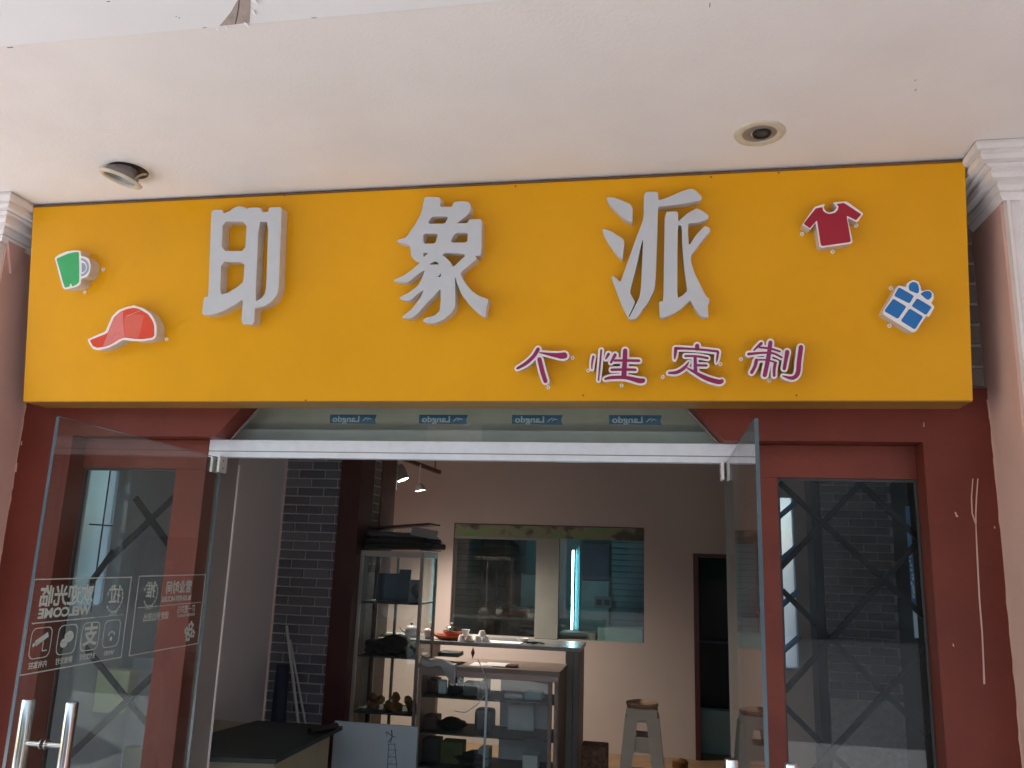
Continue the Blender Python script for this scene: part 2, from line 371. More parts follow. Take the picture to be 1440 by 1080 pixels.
# --- ground
g = obj('ground', bx((-60, -60, -0.3), (60, -5.65, -0.12)), M['road'], kind='structure')
g = obj('pavement', bx((-14, -5.6, -0.2), (9, 12, 0.0)), M['pave'], kind='structure')
g = obj('far_pavement', bx((-60, -26, -0.12), (60, -22, 0.02)), M['road'], kind='structure')
# --- arcade ceiling: near soffit (cream), outer soffit (whitened for the stronger daylight there) 12 mm lower, lip between
obj('ceiling', bx((-6.5, -1.488, CEIL), (4.0, 0.02, CEIL+0.15)), M['ceil'], kind='structure')
bm = NB(); box(bm, (-6.5, -5.0, CEIL-0.012), (4.0, -1.49, CEIL+0.15), 0.004)
obj('outer_ceiling', bm, M['ceil2'], kind='structure')
# peeled patch with a crack, flakes hanging beside it
pp = [(342, -14), (324, 18), (309, 36), (330, 34), (351, 31), (352, 14), (353, -14)]
zc = CEIL-0.0122
bm = NB(); L3 = [at_z(x, y, zc) for x, y in pp]
prism(bm, [[(p.x, p.y) for p in L3]], lambda x, y: (x, y, zc+0.002), lambda x, y: (x, y, zc-0.0012))
pch = obj('bare_patch', bm, M['bare']); tag(pch, 'brown bare plaster patch where white ceiling paint peeled off', 'bare patch')
bm = NB()
cr = [at_z(x, y, zc) for x, y in ((338, -12), (336, 4), (335, 14), (333, 24), (331, 33))]
for a, b in zip(cr, cr[1:]):
    n = Vector((-(b-a).y, (b-a).x, 0)).normalized()*0.0011
    prism(bm, [[tuple((a+n)[:2]), tuple((b+n)[:2]), tuple((b-n)[:2]), tuple((a-n)[:2])]], lambda x, y: (x, y, zc-0.0011), lambda x, y: (x, y, zc-0.0022))
o = obj('crack', bm, M['black'], pch)
bm = NB()
for x, y, s in ((358, 0, 5), (356, 16, 4), (346, 33, 4), (318, 38, 3), (305, 40, 3)):
    p = at_z(x, y, zc); k = s*0.0024
    vs = [bm.verts.new(p+Vector(q)*k) for q in ((-0.5, -1, 0), (0.7, -0.8, -0.5), (0.6, 1, -1.2), (-0.5, 0.8, 0))]; bm.faces.new(vs)
obj('paint_flake', bm, M['ceil2'], pch, kind='stuff')
bm = NB()
for x, y, l in ((150, 2, 7), (251, 25, 3), (247, 23, 2), (438, 25, 10), (10, 67, 14), (285, 39, 8)):
    p = at_z(x, y, zc); box(bm, p+Vector((0, 0, -0.0006)), p+Vector((l*0.0016, 0.0016, 0.001)))
for x, y, l in ((1287, 112, 2), (1288, 125, 3), (998, 4, 5)):
    p = at_z(x, y, CEIL if y > 20 else CEIL); box(bm, p+Vector((0, 0, -0.0006)), p+Vector((0.0022, l*0.004, 0.001)))
o = obj('paint_chip', bm, M['black']); tag(o, 'tiny dark chips and specks scattered on the white ceiling', 'paint chips'); o['kind'] = 'stuff'

# --- neighbour walls carry on both sides, plus an unseen wall added to cut light from the right
def wall(name, a, b, m, lab, cat='wall'):
    return tag(obj(name, bx(a, b), m), lab, cat)
XL, XR = -3.2, 1.357
wl = wall('side_wall', (-9, -0.05, 0), (XL-0.42, 0.3, CEIL), M['pink'], 'pink wall beyond the left pier')
wr = wall('side_wall', (XR+0.42, -0.05, 0), (4.0, 0.3, CEIL), M['pink'], 'pink wall beyond the right pier')
we = wall('light_blocking_wall', (4.0, -5, 0), (4.2, 0.3, CEIL+0.1), M['pink'], 'unseen pink wall added to cut light from the right')
# --- piers with fluted pilaster and stepped capital
def pier(side, label):
    xi = XL if side < 0 else XR; xo = xi + side*0.42
    t = thing('pier', label, 'pier', (xi+side*0.2, -0.15, 0), 'pink piers either side of the shop front')
    obj('shaft', bx((xi, -0.29, 0), (xo, 0.3, CEIL-0.17), 0.004), M['pink'], t)
    # pilaster face with flutes
    prof = []; x0, x1 = 0.012, 0.40; n = 7; wv = (x1-x0)/n
    prof.append((x0, 0)); prof.append((x0, -0.035))
    for k in range(n):
        a = x0+k*wv
        prof += [(a+wv*0.2, -0.035)] + [(a+wv*(0.5-0.3*math.cos(math.pi*j/5)), -0.035+0.014*math.sin(math.pi*j/5)) for j in range(1, 5)] + [(a+wv*0.8, -0.035)]
    prof += [(x1, -0.035), (x1, 0)]
    bm = NB(); prism(bm, [prof], lambda x, y: (xi+side*x, -0.29+y, 0.0), lambda x, y: (xi+side*x, -0.29+y, CEIL-0.19))
    obj('pilaster', bm, M['plasterwhite'], t)
    # capital: stepped courses that return along the inner side of the pier
    steps = [(0.012, -0.185, -0.165), (0.022, -0.165, -0.125), (0.055, -0.125, -0.085), (0.075, -0.085, -0.07), (0.105, -0.07, -0.035), (0.125, -0.035, 0.0)]
    bm = NB()
    prof = [(0.0, -0.2)]
    for pr, z0, z1 in steps: prof += [(pr, z0), (pr+0.006, (z0+z1)/2), (pr, z1-0.001)]
    prof += [(0.0, 0.0)]
    # sweep the profile round the corner: inner side (y from 0 to -0.29), front (towards outside)
    path = [(0.0, 0.0, (-1, 0)), (0.0, -0.325, (-1, -1)), (0.42, -0.325, (0, -1))]
    rings = []
    for px_, py_, (nx, ny) in path:
        rings.append([bm.verts.new((xi+side*(px_+nx*q[0]), py_+ny*q[0], CEIL-0.003+q[1])) for q in prof])
    for a, b in zip(rings, rings[1:]):
        for k in range(len(prof)-1): bm.faces.new([a[k], a[k+1], b[k+1], b[k]])
    obj('capital', bm, M['plasterwhite'], t)
    return t
pL = pier(-1, 'pink plaster pier at the left end of the yellow sign')
pR = pier(1, 'pink pier with white fluted face at the right end of the sign')
# triangular pink wedge at the inner corner of left pier's capital
bm = NB(); a = at_x(8, 330, XL); b = at_x(37, 345, XL); c = at_x(13, 385, XL)
vs = [(a.y, a.z), (b.y, b.z), (c.y, c.z)]
prism(bm, [vs], lambda y, z: (XL-0.002, y, z), lambda y, z: (XL+0.012, y, z)); obj('corner_fillet', bm, M['pink'], pL)

# --- brick wall above the red front (seen right of the sign)
bw = thing('brick_wall', 'grey brick wall strip between the sign and right pier', 'brick wall', (1.2, 0.03, 2.5))
obj('mortar', bx((XL-0.1, 0.02, 2.52), (XR+0.05, 0.3, CEIL)), M['mortar'], bw)
brick_me = {}
def bricks(parent, org, du, dv, dn, rows, pw, ph, gap, xmax, m, start=0, thick=0.012):
    """running bond of separate bricks on the plane org + u*du + v*dv, proud along dn"""
    key = (tuple(du), tuple(dv), pw, ph, m.name)
    for r in range(rows):
        off = -(pw+gap)*0.5 if (r+start) % 2 else 0
        u = off; 
        while u < xmax:
            a, b = max(u, 0), min(u+pw, xmax)
            if b-a > 0.02:
                kk = (*key, round(b-a, 3))
                if kk not in brick_me:
                    bm = NB(); h = ph/2
                    bmesh.ops.create_cube(bm, size=1.0)
                    for v in bm.verts:
                        x, y, z = v.co; v.co = Vector(du)*(x*(b-a)) + Vector(dv)*(y*ph) + Vector(dn)*(z*thick*2)
                    bmesh.ops.bevel(bm, geom=[e for e in bm.edges], offset=0.003, segments=1, affect='EDGES')
                    bmesh.ops.recalc_face_normals(bm, faces=bm.faces)
                    me = bpy.data.meshes.new('brick'); bm.to_mesh(me); bm.free(); me.materials.append(m); brick_me[kk] = me
                o = bpy.data.objects.new('brick', brick_me[kk]); C.objects.link(o); o.parent = parent
                p = Vector(org)+Vector(du)*((a+b)/2)+Vector(dv)*(r*(ph+gap)+ph/2)+Vector(dn)*random.uniform(-0.002, 0.0015)
                o.location = p-parent.location
            u += pw+gap
bricks(bw, (1.05, 0.02, 2.53), (1, 0, 0), (0, 0, 1), (0, -1, 0), 9, 0.235, 0.078, 0.014, 0.303, M['brickr'])

# --- the shop front (red)
sf = thing('facade', 'dark red painted shop front with glazed side windows under the sign', 'shop front', (-0.9, 0.05, 0))
OPL, OPR = -2.21, 0.352         # door opening
bm = NB()
outer = [(XL, 0), (XL, 2.52), (XR, 2.52), (XR, 0), (1.09, 0), (1.09, 2.29), (0.285, 2.29), (0.157, 2.437), (0.118, 2.482), (-1.958, 2.482), (-1.997, 2.437), (-2.123, 2.29), (-2.90, 2.29), (-2.90, 0)]
prism(bm, [outer], lambda x, z: (x, 0.0, z), lambda x, z: (x, 0.15, z))
bmesh.ops.bevel(bm, geom=[e for e in bm.edges if len(e.link_faces) == 2 and all(abs(v.co.y) < 1e-5 for v in e.verts) and e.calc_face_angle(0) > 1], offset=0.004, segments=2, affect='EDGES')
obj('wall_panel', bm, M['redpaint'], sf)
# drips and chips of pink paint on the red
bm = NB()
def drip(pts, w0, y=0.0):
    P = [at_y(px, py, y) for px, py in pts]
    lp = [(p.x-w0*k, p.z) for p, k in zip(P, [0.7]+[1]*(len(P)-2)+[1.3])] + [(p.x+w0*k, p.z) for p, k in list(zip(P, [0.7]+[1]*(len(P)-2)+[1.3]))[::-1]]
    prism(bm, [lp], lambda x, z: (x, y+0.001, z), lambda x, z: (x, y-0.0022, z))
drip([(1368, 673), (1366, 700), (1367, 722), (1372, 737)], 0.0022)
drip([(1375, 673), (1373, 700), (1372, 722), (1372, 737)], 0.0024)
drip([(1372, 736), (1374, 780), (1377, 840), (1381, 890), (1383, 935), (1384, 962)], 0.0026)
drip([(1343, 720), (1346, 727)], 0.003)
drip([(1388, 562), (1391, 580), (1392, 589)], 0.003)
drip([(1299, 594), (1299, 600)], 0.0015)
for pts, wd in (([(24, 651), (23, 658), (22, 664)], 0.004), ([(19, 676), (18, 680)], 0.003), ([(1406, 672), (1407, 676)], 0.003), ([(1419, 655), (1420, 664)], 0.002), ([(1412, 770), (1413, 774)], 0.002),
                ([(1434, 985), (1435, 1000), (1436, 1036)], 0.0022), ([(3, 760), (2, 772)], 0.005), ([(31, 620), (30, 626)], 0.002), ([(1398, 740), (1399, 743)], 0.002), ([(1340, 905), (1341, 909)], 0.0016)): drip(pts, wd)
islands('paint_drip', bm, M['pinkdrip'], sf)
# ragged pink paint edge where the red meets the piers
bm = NB(); rr = random.Random(3)
for xe, sg in ((XL, 1), (XR, -1)):
    z = 0.9; 
    lp = [(xe, z)]
    pts = []
    while z < 2.5:
        pts.append((xe+sg*max(0.0015, rr.gauss(0.0025, 0.002)), z)); z += rr.uniform(0.015, 0.06)
    lp += pts + [(xe, z)]
    prism(bm, [lp], lambda x, y: (x, 0.001, y), lambda x, y: (x, -0.0018, y))
islands('ragged_paint_edge', bm, M['pinkdrip'], sf)

def window(x0, x1, label_side, posts):
    fr = obj('window_frame', posts, M['redframe'], sf); fr['label'] = label_side
    p = obj('pane', bx((x0, 0.128, 0.3), (x1, 0.136, 2.142)), M['glassw'], fr)
    return fr
bm = NB()
box(bm, (-2.90, 0.10, 2.142), (OPL, 0.20, 2.289), 0.004)          # top rail
box(bm, (-2.372, 0.1005, 0.0), (OPL, 0.20, 2.142), 0.004)         # right stile
box(bm, (-2.90, 0.1005, 0.0), (-2.372, 0.20, 0.45), 0.004)
frL = window(-2.90, -2.372, 'left side window frame, red, behind the open glass door', bm)
bm = NB()
box(bm, (OPR-0.0, 0.10, 2.145), (1.09, 0.20, 2.289), 0.004)
box(bm, (OPR, 0.1005, 0.0), (0.516, 0.20, 2.145), 0.004)
box(bm, (0.516, 0.1005, 0.0), (1.09, 0.20, 0.45), 0.004)
frR = window(0.516, 1.088, 'right side window frame, red, beside the right pier', bm)
# dark gasket round the right and left panes
for fr, x0, x1, zt in ((frL, -2.90, -2.372, 2.142), (frR, 0.516, 1.088, 2.145)):
    bm = NB(); box(bm, (x0, 0.118, zt-0.012), (x1, 0.127, zt)); box(bm, (x1-0.009, 0.1182, 0.45), (x1, 0.1268, zt-0.012)); box(bm, (x0, 0.1182, 0.45), (x0+0.007, 0.1268, zt-0.012))
    islands('gasket', bm, M['boarddark'], fr)
# door reveal lining (grey jamb) left and right
bm = NB(); box(bm, (OPL-0.05, 0.201, 0), (OPL-0.004, 0.42, 2.29)); box(bm, (OPR+0.004, 0.201, 0), (OPR+0.05, 0.42, 2.29))
islands('jamb', bm, M['spotbody'], sf)
bm = NB(); box(bm, (OPL-0.012, 0.42, 0), (OPL+0.004, 0.428, 2.2)); obj('jamb_edge', bm, M['white'], sf)
# header bar and transom
bar = obj('header_bar', bx((OPL, 0.105, 2.205), (OPR, 0.155, 2.292), 0.003), M['alu'], sf)
obj('bar_groove', bx((OPL+0.002, 0.1035, 2.232), (OPR-0.002, 0.106, 2.236)), M['spotbody'], bar)
tl = [(-2.11, 2.294), (-1.98, 2.447), (-1.955, 2.478), (0.115, 2.478), (0.145, 2.447), (0.275, 2.294)]
bm = NB(); prism(bm, [tl], lambda x, z: (x, 0.132, z), lambda x, z: (x, 0.140, z))
tp = obj('transom_pane', bm, M['glassi'], sf)
bm = NB()
for a, b in ((tl[0], tl[2]), (tl[5], tl[3])):
    s = 1 if a[0] < -1 else -1
    prism(bm, [[a, b, (b[0]+s*0.010, b[1]), (a[0]+s*0.012, a[1])]], lambda x, z: (x, 0.118, z), lambda x, z: (x, 0.131, z))
islands('sealant_bead', bm, M['spotbody'], tp)
# blue tape labels on the inner face of the transom glass; their print reads from inside
for x0 in (-1.598, -1.139, -0.681, -0.222):
    x1 = x0+0.242; z0, z1 = 2.380, 2.427
    lp = [(x0, z0+0.004), (x0, z1)] + [(x1, z1), (x1-0.006, (z1+z0)/2), (x1, z0)]
    bm = NB(); prism(bm, [lp], lambda x, z: (x, 0.1412, z), lambda x, z: (x, 0.1418, z))
    tape = obj('tape_label', bm, M['tapeblue'], sf)
    bm = NB(); cx = x0+0.085
    text_bm(bm, 'Langdo', 0.042, lambda u, v: (cx-u, 0.1402, (z0+z1)/2+v), width=0.14, bold=0.001)
    for k in range(2):
        c = Vector((x0+0.185+k*0.02, 0.1402, (z0+z1)/2))
        prism(bm, [stroke([(c.x-0.012, c.z-0.009+k*0.004, 0.003), (c.x, c.z+0.004, 0.005), (c.x+0.012, c.z+0.008-k*0.008, 0.003)])], lambda x, z: (x, 0.1402, z), lambda x, z: (x, 0.14, z))
    obj('lettering', bm, M['tapetext'], tape, kind='stuff')

# glass floor-spring doors -------------------------------------------------
def leaf(hx, ang, label, hs, top):
    """local frame: s runs from the hinge along the leaf, n is the leaf's normal"""
    hinge = Vector((hx, 0.12, 0)); d = Vector((math.sin(ang), -math.cos(ang), 0)); n = Vector((d.y, -d.x, 0))  # n points to +x for d=-y
    if n.x < 0: n = -n
    t = thing('glass_door', label, 'door', tuple(hinge), 'frameless glass doors standing open')
    def P(s, z, h=0.0): return hinge + d*s + n*h + Vector((0, 0, z))
    bm = NB(); v = [bm.verts.new(P(s, z, h)) for h in (-0.006, 0.006) for s, z in ((0.02, 0.02), (1.2, 0.02), (1.2, 2.196), (0.02, 2.196))]
    fc = [bm.faces.new([v[0], v[1], v[2], v[3]]), bm.faces.new([v[7], v[6], v[5], v[4]])]
    o = obj('pane', bm, M['glass'], t)
    bm = NB()
    for (s0, z0, s1, z1) in ((1.2, 0.02, 1.2005, 2.196), (0.0195, 0.02, 0.02, 2.196)):
        vv = [bm.verts.new(P(s, z, h)) for s in (s0, s1) for z in (z0, z1) for h in (-0.006, 0.006)]
        bmesh.ops.convex_hull(bm, input=vv)
    vv = [bm.verts.new(P(s, z, h)) for s in (0.02, 1.2) for z in (2.1962, 2.1972) for h in (-0.006, 0.006)]
    bmesh.ops.convex_hull(bm, input=vv)
    islands('glass_edge', bm, M['glassedge'], t)
    # patch fitting at the top pivot
    bm = NB()
    for h in (-0.024, 0.012):
        vv = [bm.verts.new(P(s, z, h+k)) for s in (0.0, 0.075) for z in (2.125, 2.203) for k in (0, 0.012)]
        bmesh.ops.convex_hull(bm, input=vv)
    pf = obj('patch_fitting', bm, M['satin'], t)
    bm = NB(); 
    for z in (2.145, 2.183): tube(bm, [P(0.04, z, -0.0255), P(0.04, z, 0.0255)], 0.005, 10)
    islands('screw', bm, M['spotbody'], pf)
    # H handle: a tube on each face joined by bolts
    for h in (-0.085, 0.085):
        bm = NB(); bot = 0.60
        tube(bm, [P(hs, bot, h), P(hs, bot+0.004, h), P(hs, top-0.004, h), P(hs, top, h)], [0.0185, 0.021, 0.021, 0.0185], 24)
        hd = obj('handle', bm, M['steel'], t, smooth=True)
        bm = NB()
        for z in (1.07, 0.75):
            tube(bm, [P(hs, z, math.copysign(0.007, h)), P(hs, z, math.copysign(0.012, h))], 0.017, 20)
            tube(bm, [P(hs, z, math.copysign(0.012, h)), P(hs, z, h)], 0.0095, 16)
        islands('handle_bolt', bm, M['steel'], hd, smooth=True)
    return t, P
ldoor, PL = leaf(-2.135, R(1.6), 'left glass door leaf standing open with white welcome stickers', 1.02, 1.214)
rdoor, PRt = leaf(0.298, R(-0.1), 'right glass door leaf standing open seen nearly edge on', 1.06, 1.198)

# stickers on the left leaf: film lies on the far face, so the print reads mirrored from here
def sticker(s_free, s_hinge, z0, z1, label, kind):
    """u runs in reading direction (hinge side -> free edge), u in [0, W]"""
    W = s_free-s_hinge; H = z1-z0
    F = lambda u, v, h=-0.0068: PL(s_hinge+u, z0+v, h)
    def line(bm, a, b, wd):
        a = Vector(a); b = Vector(b); n = Vector((-(b-a).y, (b-a).x)).normalized()*wd/2
        prism(bm, [[tuple(a+n), tuple(b+n), tuple(b-n), tuple(a-n)]], lambda u, v: F(u, v), lambda u, v: F(u, v, -0.0072))
    def fill(bm, lp, holes=()):
        prism(bm, [lp, *holes], lambda u, v: F(u, v), lambda u, v: F(u, v, -0.0072))
    bm = NB(); e = 0.004
    fill(bm, [(0, 0), (W, 0), (W, H), (0, H)], [[(e, e), (W-e, e), (W-e, H-e), (e, H-e)]])
    st = obj('sticker_border', bm, M['sticker'], ldoor); st['label'] = label
    bm = NB(); T = lambda cx, cy: (lambda u, v: F(cx+u, cy+v))
    if kind == 'welcome':
        text_bm(bm, '欢迎光临', 0.075, T(0.375, 0.252), width=0.29, bold=0.002)
        text_bm(bm, 'WELCOME', 0.044, T(0.375, 0.197), width=0.28, bold=0.002)
        line(bm, (0.20, 0.168), (W-0.022, 0.168), 0.004)
        line(bm, (0.02, 0.168), (0.19, 0.168), 0.002)
        text_bm(bm, '拉', 0.075, T(0.095, 0.245), bold=0.001)
        obj('lettering', bm, M['sticker'], st)
        xs = (0.085, 0.215, 0.345, 0.48)
        for cx, cap in zip(xs, ('WiFi', '支付宝支付', '微信支付', '内有监控')):
            bm = NB(); a = 0.052; cy = 0.10
            sq = round_loop([(cx-a, cy-a), (cx+a, cy-a), (cx+a, cy+a), (cx-a, cy+a)], 2, 0.14)
            q = a-0.003; sqi = round_loop([(cx-q, cy-q), (cx+q, cy-q), (cx+q, cy+q), (cx-q, cy+q)], 2, 0.14)
            fill(bm, sq, [sqi])
            ic = obj('icon_frame', bm, M['sticker'], st) if False else None
            if cap == 'WiFi':
                for rad in (0.012, 0.023, 0.024):
                    pts = [(cx+rad*math.sin(t_), cy-0.02+rad*1.15*math.cos(t_), 0.0055) for t_ in [R(-55+11*k) for k in range(11)]]
                    fill(bm, stroke(pts)) if rad > 0.013 else fill(bm, [(cx+0.008*math.cos(t_), cy-0.02+0.008*math.sin(t_)) for t_ in [R(30*k) for k in range(12)]])
            elif cap == '支付宝支付':
                text_bm(bm, '支', 0.085, T(cx, cy), bold=0.0025)
            elif cap == '微信支付':
                for ox, oy, rx, ry in ((-0.009, 0.009, 0.024, 0.020), (0.014, -0.012, 0.019, 0.016)):
                    el = [(cx+ox+rx*math.cos(R(20*k)), cy+oy+ry*math.sin(R(20*k))) for k in range(18)]
                    hs = [[(cx+ox+sx*rx*0.38+0.0026*math.cos(R(60*k)), cy+oy+ry*0.2+0.0026*math.sin(R(60*k))) for k in range(6)] for sx in (-1, 1)]
                    if ox < 0: el = [(x, y) for x, y in el]
                    prism(bm, [el, *hs], lambda u, v: F(u, v, -0.0068 if ox < 0 else -0.0074), lambda u, v: F(u, v, -0.0072 if ox < 0 else -0.0078))
            else:
                fill(bm, [(cx-0.035, cy+0.018), (cx-0.028, cy+0.034), (cx+0.03, cy+0.008), (cx+0.022, cy-0.010)])
                fill(bm, [(cx+0.026, cy-0.006), (cx+0.033, cy+0.004), (cx+0.04, cy-0.004), (cx+0.036, cy-0.012)])
                line(bm, (cx-0.012, cy+0.004), (cx-0.012, cy-0.028), 0.004); line(bm, (cx-0.012, cy-0.028), (cx-0.036, cy-0.028), 0.004)
            text_bm(bm, cap, 0.024, T(cx, 0.026), width=0.06 if cap == 'WiFi' else 0.09, bold=0.0006)
            obj('icon', bm, M['sticker'], st)
    else:
        text_bm(bm, '营业时间', 0.058, T(0.225, 0.262), width=0.21, bold=0.002)
        text_bm(bm, 'BUSINESS HOURS', 0.030, T(0.235, 0.215), width=0.24, bold=0.0014)
        line(bm, (0.02, 0.19), (W-0.02, 0.19), 0.003)
        text_bm(bm, '周一至周日', 0.036, T(0.14, 0.163), width=0.15, bold=0.0008)
        text_bm(bm, 'MONDAY-SUNDAY', 0.018, T(0.14, 0.138), width=0.15, bold=0.0005)
        text_bm(bm, '请走旁边进出', 0.036, T(0.38, 0.145), width=0.19, bold=0.0006)
        text_bm(bm, '推', 0.07, T(W-0.10, 0.255), bold=0.001)
        for ox, oy, r_ in ((0.085, 0.085, 0.016), (0.10, 0.04, 0.015), (0.06, 0.05, 0.013), (0.118, 0.068, 0.012)):
            for k in range(5):
                a_ = R(72*k+20); c_ = (ox+r_*math.cos(a_), oy+r_*math.sin(a_))
                prism(bm, [[(c_[0]+r_*0.6*math.cos(R(45*j)), c_[1]+r_*0.6*math.sin(R(45*j))) for j in range(8)]], lambda u, v: F(u, v, -0.0068-0.00012*k), lambda u, v: F(u, v, -0.0070-0.00012*k))
        obj('lettering', bm, M['sticker'], st)
    # laurel wreath round the push / pull character
    bm = NB(); cx, cy = (0.095, 0.235) if kind == 'welcome' else (W-0.10, 0.245)
    for k in range(16):
        a_ = R(20+k*20); 
        if 75 < (math.degrees(a_) % 360) < 105: continue
        c_ = Vector((cx+0.05*math.cos(a_), cy+0.052*math.sin(a_))); d_ = Vector((-math.sin(a_), math.cos(a_)))
        fill(bm, stroke([(c_.x-d_.x*0.006, c_.y-d_.y*0.006, 0.003), (c_.x, c_.y, 0.0075), (c_.x+d_.x*0.008, c_.y+d_.y*0.008, 0.002)], cap=2))
    text_bm(bm, 'PULL' if kind == 'welcome' else 'PUSH', 0.022, T(cx, cy-0.058 if kind == 'welcome' else cy-0.058), bold=0.0006)
    obj('wreath', bm, M['sticker'], st)
    return st
sticker(1.185, 0.625, 1.316, 1.633, 'white welcome and pull sticker with four payment icons', 'welcome')
sticker(0.575, 0.03, 1.316, 1.636, 'white opening hours and push sticker near the hinge', 'hours')

# ================================================================== SIGN
SL, SR = -3.071, 1.237
V0 = Vector((0, -0.16, 2.435)); VD = Vector((0, -0.14, 0.962)).normalized(); SN = Vector((0, -VD.z, VD.y))   # up along the face, outward normal
SH = 0.971
sign = thing('shop_sign', 'long yellow box sign with white Chinese characters above the door', 'sign', (-0.9, -0.1, 2.435))
bm = NB()
cs = [(-0.1635, 2.4385), (-0.157-0.14*0.99, 3.393), (0.015, 3.393), (0.015, 2.4385)]
prism(bm, [cs], lambda y, z: (SL+0.002, y, z), lambda y, z: (SR-0.002, y, z))
obj('box_body', bm, M['signside'], sign)
bm = NB()
F = lambda x, v, h: Vector((x, 0, 0)) + V0 + VD*v + SN*h
def slab(bm, x0, x1, v0, v1, h0, h1, bev=0.0):
    vs = [bm.verts.new(F(x, v, h)) for x in (x0, x1) for v in (v0, v1) for h in (h0, h1)]
    r = bmesh.ops.convex_hull(bm, input=vs)
slab(bm, SL, SR, 0.0, SH, 0.0015, 0.006)
bmesh.ops.bevel(bm, geom=[e for e in bm.edges if e.calc_face_angle(0) > 1], offset=0.0015, segments=2, affect='EDGES')
obj('face_sheet', bm, M['yellow'], sign)
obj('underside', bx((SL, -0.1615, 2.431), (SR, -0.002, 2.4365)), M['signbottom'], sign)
bm = NB(); slab(bm, SL, SR, SH, SH+0.008, -0.02, 0.008); obj('top_trim', bm, M['signside'], sign)
bm = NB()
for px_, py_ in ((131, 286), (400, 275), (725, 262), (1095, 243), (820, 556), (430, 563), (1120, 556), (1000, 249)):
    p = on_plane(px_, py_, V0+SN*0.006, SN); x_ = p.x; v_ = (p-V0).dot(VD)
    tube(bm, [F(x_, v_, 0.005), F(x_, v_, 0.0075)], 0.004, 8)
islands('rivet', bm, M['signside'], sign)

def to_sign(loops, org, sc, depth):
    o = []
    for lp in loops:
        q = []
        for x, y in lp:
            p = on_plane(org[0]+x/sc, org[1]+y/sc, V0+SN*depth, SN); q.append((p.x, (p-V0).dot(VD)))
        o.append(q)
    return o
def relief(name, loops, org, sc, d_ref, h0, h1, m, parent, rnd=0.14):
    L2 = to_sign([round_loop(l, 1, rnd) if rnd else l for l in loops], org, sc, d_ref)
    bm = NB(); prism(bm, L2, lambda x, v: F(x, v, h0), lambda x, v: F(x, v, h1))
    return obj(name, bm, m, parent)
D = 0.07
def big(name_label, loops, org, sc):
    # return (sides) slightly inside the face sheet
    o = relief('channel_letter', loops, org, sc, D, 0.0065, D-0.004, M['letterside'], sign)
    o['label'] = name_label
    relief('face', loops, org, sc, D, D-0.0035, D, M['letter'], o)
    return o
YIN = [[(228,170),(300,168),(308,195),(345,180),(378,155),(415,142),(452,152),(470,165),(478,155),(540,152),(562,160),(566,185),(612,183),(616,152),(698,150),(700,180),(686,560),(680,700),(668,745),(630,790),(585,818),(535,830),(520,832),(514,942),(428,940),(440,768),(395,803),(300,855),(225,878),(162,878),(178,755),(205,758),(215,520),(222,300)],
       [(303,246),(466,248),(456,447),(296,446)], [(292,516),(452,522),(443,655),(400,690),(340,728),(286,742)], [(546,248),(612,248),(597,690),(586,740),(560,768),(522,788)]]
XIANG = [[(330,82),(435,85),(442,120),(432,150),(520,152),(530,118),(600,112),(635,120),(650,150),(640,190),(615,215),(578,242),(552,264),(628,265),(634,238),(712,236),(724,248),(720,488),(675,490),(692,510),(600,585),(576,612),(600,665),(640,720),(700,765),(772,790),(755,850),(748,918),(700,890),(640,830),(590,765),(556,690),(539,628),(540,740),(540,840),(515,885),(460,930),(400,955),(340,955),(316,940),(330,920),(395,905),(435,870),(440,800),(440,715),(400,760),(340,820),(290,880),(240,922),(175,920),(180,905),(240,860),(300,780),(325,725),(290,745),(240,790),(210,802),(158,790),(158,775),(220,745),(280,700),(310,650),(332,586),(290,610),(230,660),(205,675),(118,668),(118,655),(180,630),(250,580),(298,537),(265,525),(235,490),(230,420),(215,415),(138,395),(140,380),(200,365),(260,280),(305,200),(320,130)],
         [(378,218),(495,218),(470,268),(350,268)], [(320,336),(422,336),(405,405),(320,405)], [(540,330),(628,330),(625,398),(505,398)], [(320,470),(354,470),(322,500)],
         [(450,484),(470,468),(622,478),(526,570),(505,530),(480,505)], [(358,550),(405,524),(432,550)], [(442,608),(440,636),(418,636)]]
PAI = [[(402,95),(494,92),(497,150),(560,130),(650,90),(715,70),(745,85),(785,128),(775,150),(700,165),(600,178),(502,190),(494,200),(489,400),(480,650),(470,740),(430,820),(385,880),(350,930),(304,935),(298,925),(262,860),(215,740),(188,660),(198,645),(240,685),(250,680),(300,540),(350,400),(385,310),(400,260)],
       [(396,400),(384,440),(358,560),(308,755),(320,780),(344,822),(300,918),(304,922),(354,826),(372,790),(383,720),(390,560)]]
PAI2 = [[(540,225),(626,222),(628,290),(640,278),(690,235),(750,200),(790,220),(832,250),(820,275),(760,295),(694,300),(692,360),(698,452),(745,380),(800,320),(830,325),(842,348),(790,410),(713,510),(712,560),(740,640),(780,720),(810,780),(838,805),(822,840),(828,922),(780,920),(735,860),(708,806),(640,870),(560,915),(505,928),(502,815),(530,818),(535,500)],
        [(627,310),(652,318),(655,450),(668,600),(689,745),(660,775),(621,797),(622,500)]]
DR1 = [[(153,127),(212,130),(325,180),(326,300),(270,270),(205,208),(165,165)]]
DR2 = [[(128,335),(185,352),(266,405),(272,430),(260,542),(215,500),(163,425),(130,362)]]
big('first large white character from the left on the yellow sign', YIN, (250, 260), 4.8)
big('middle large white character on the yellow sign', XIANG, (530, 260), 4.91)
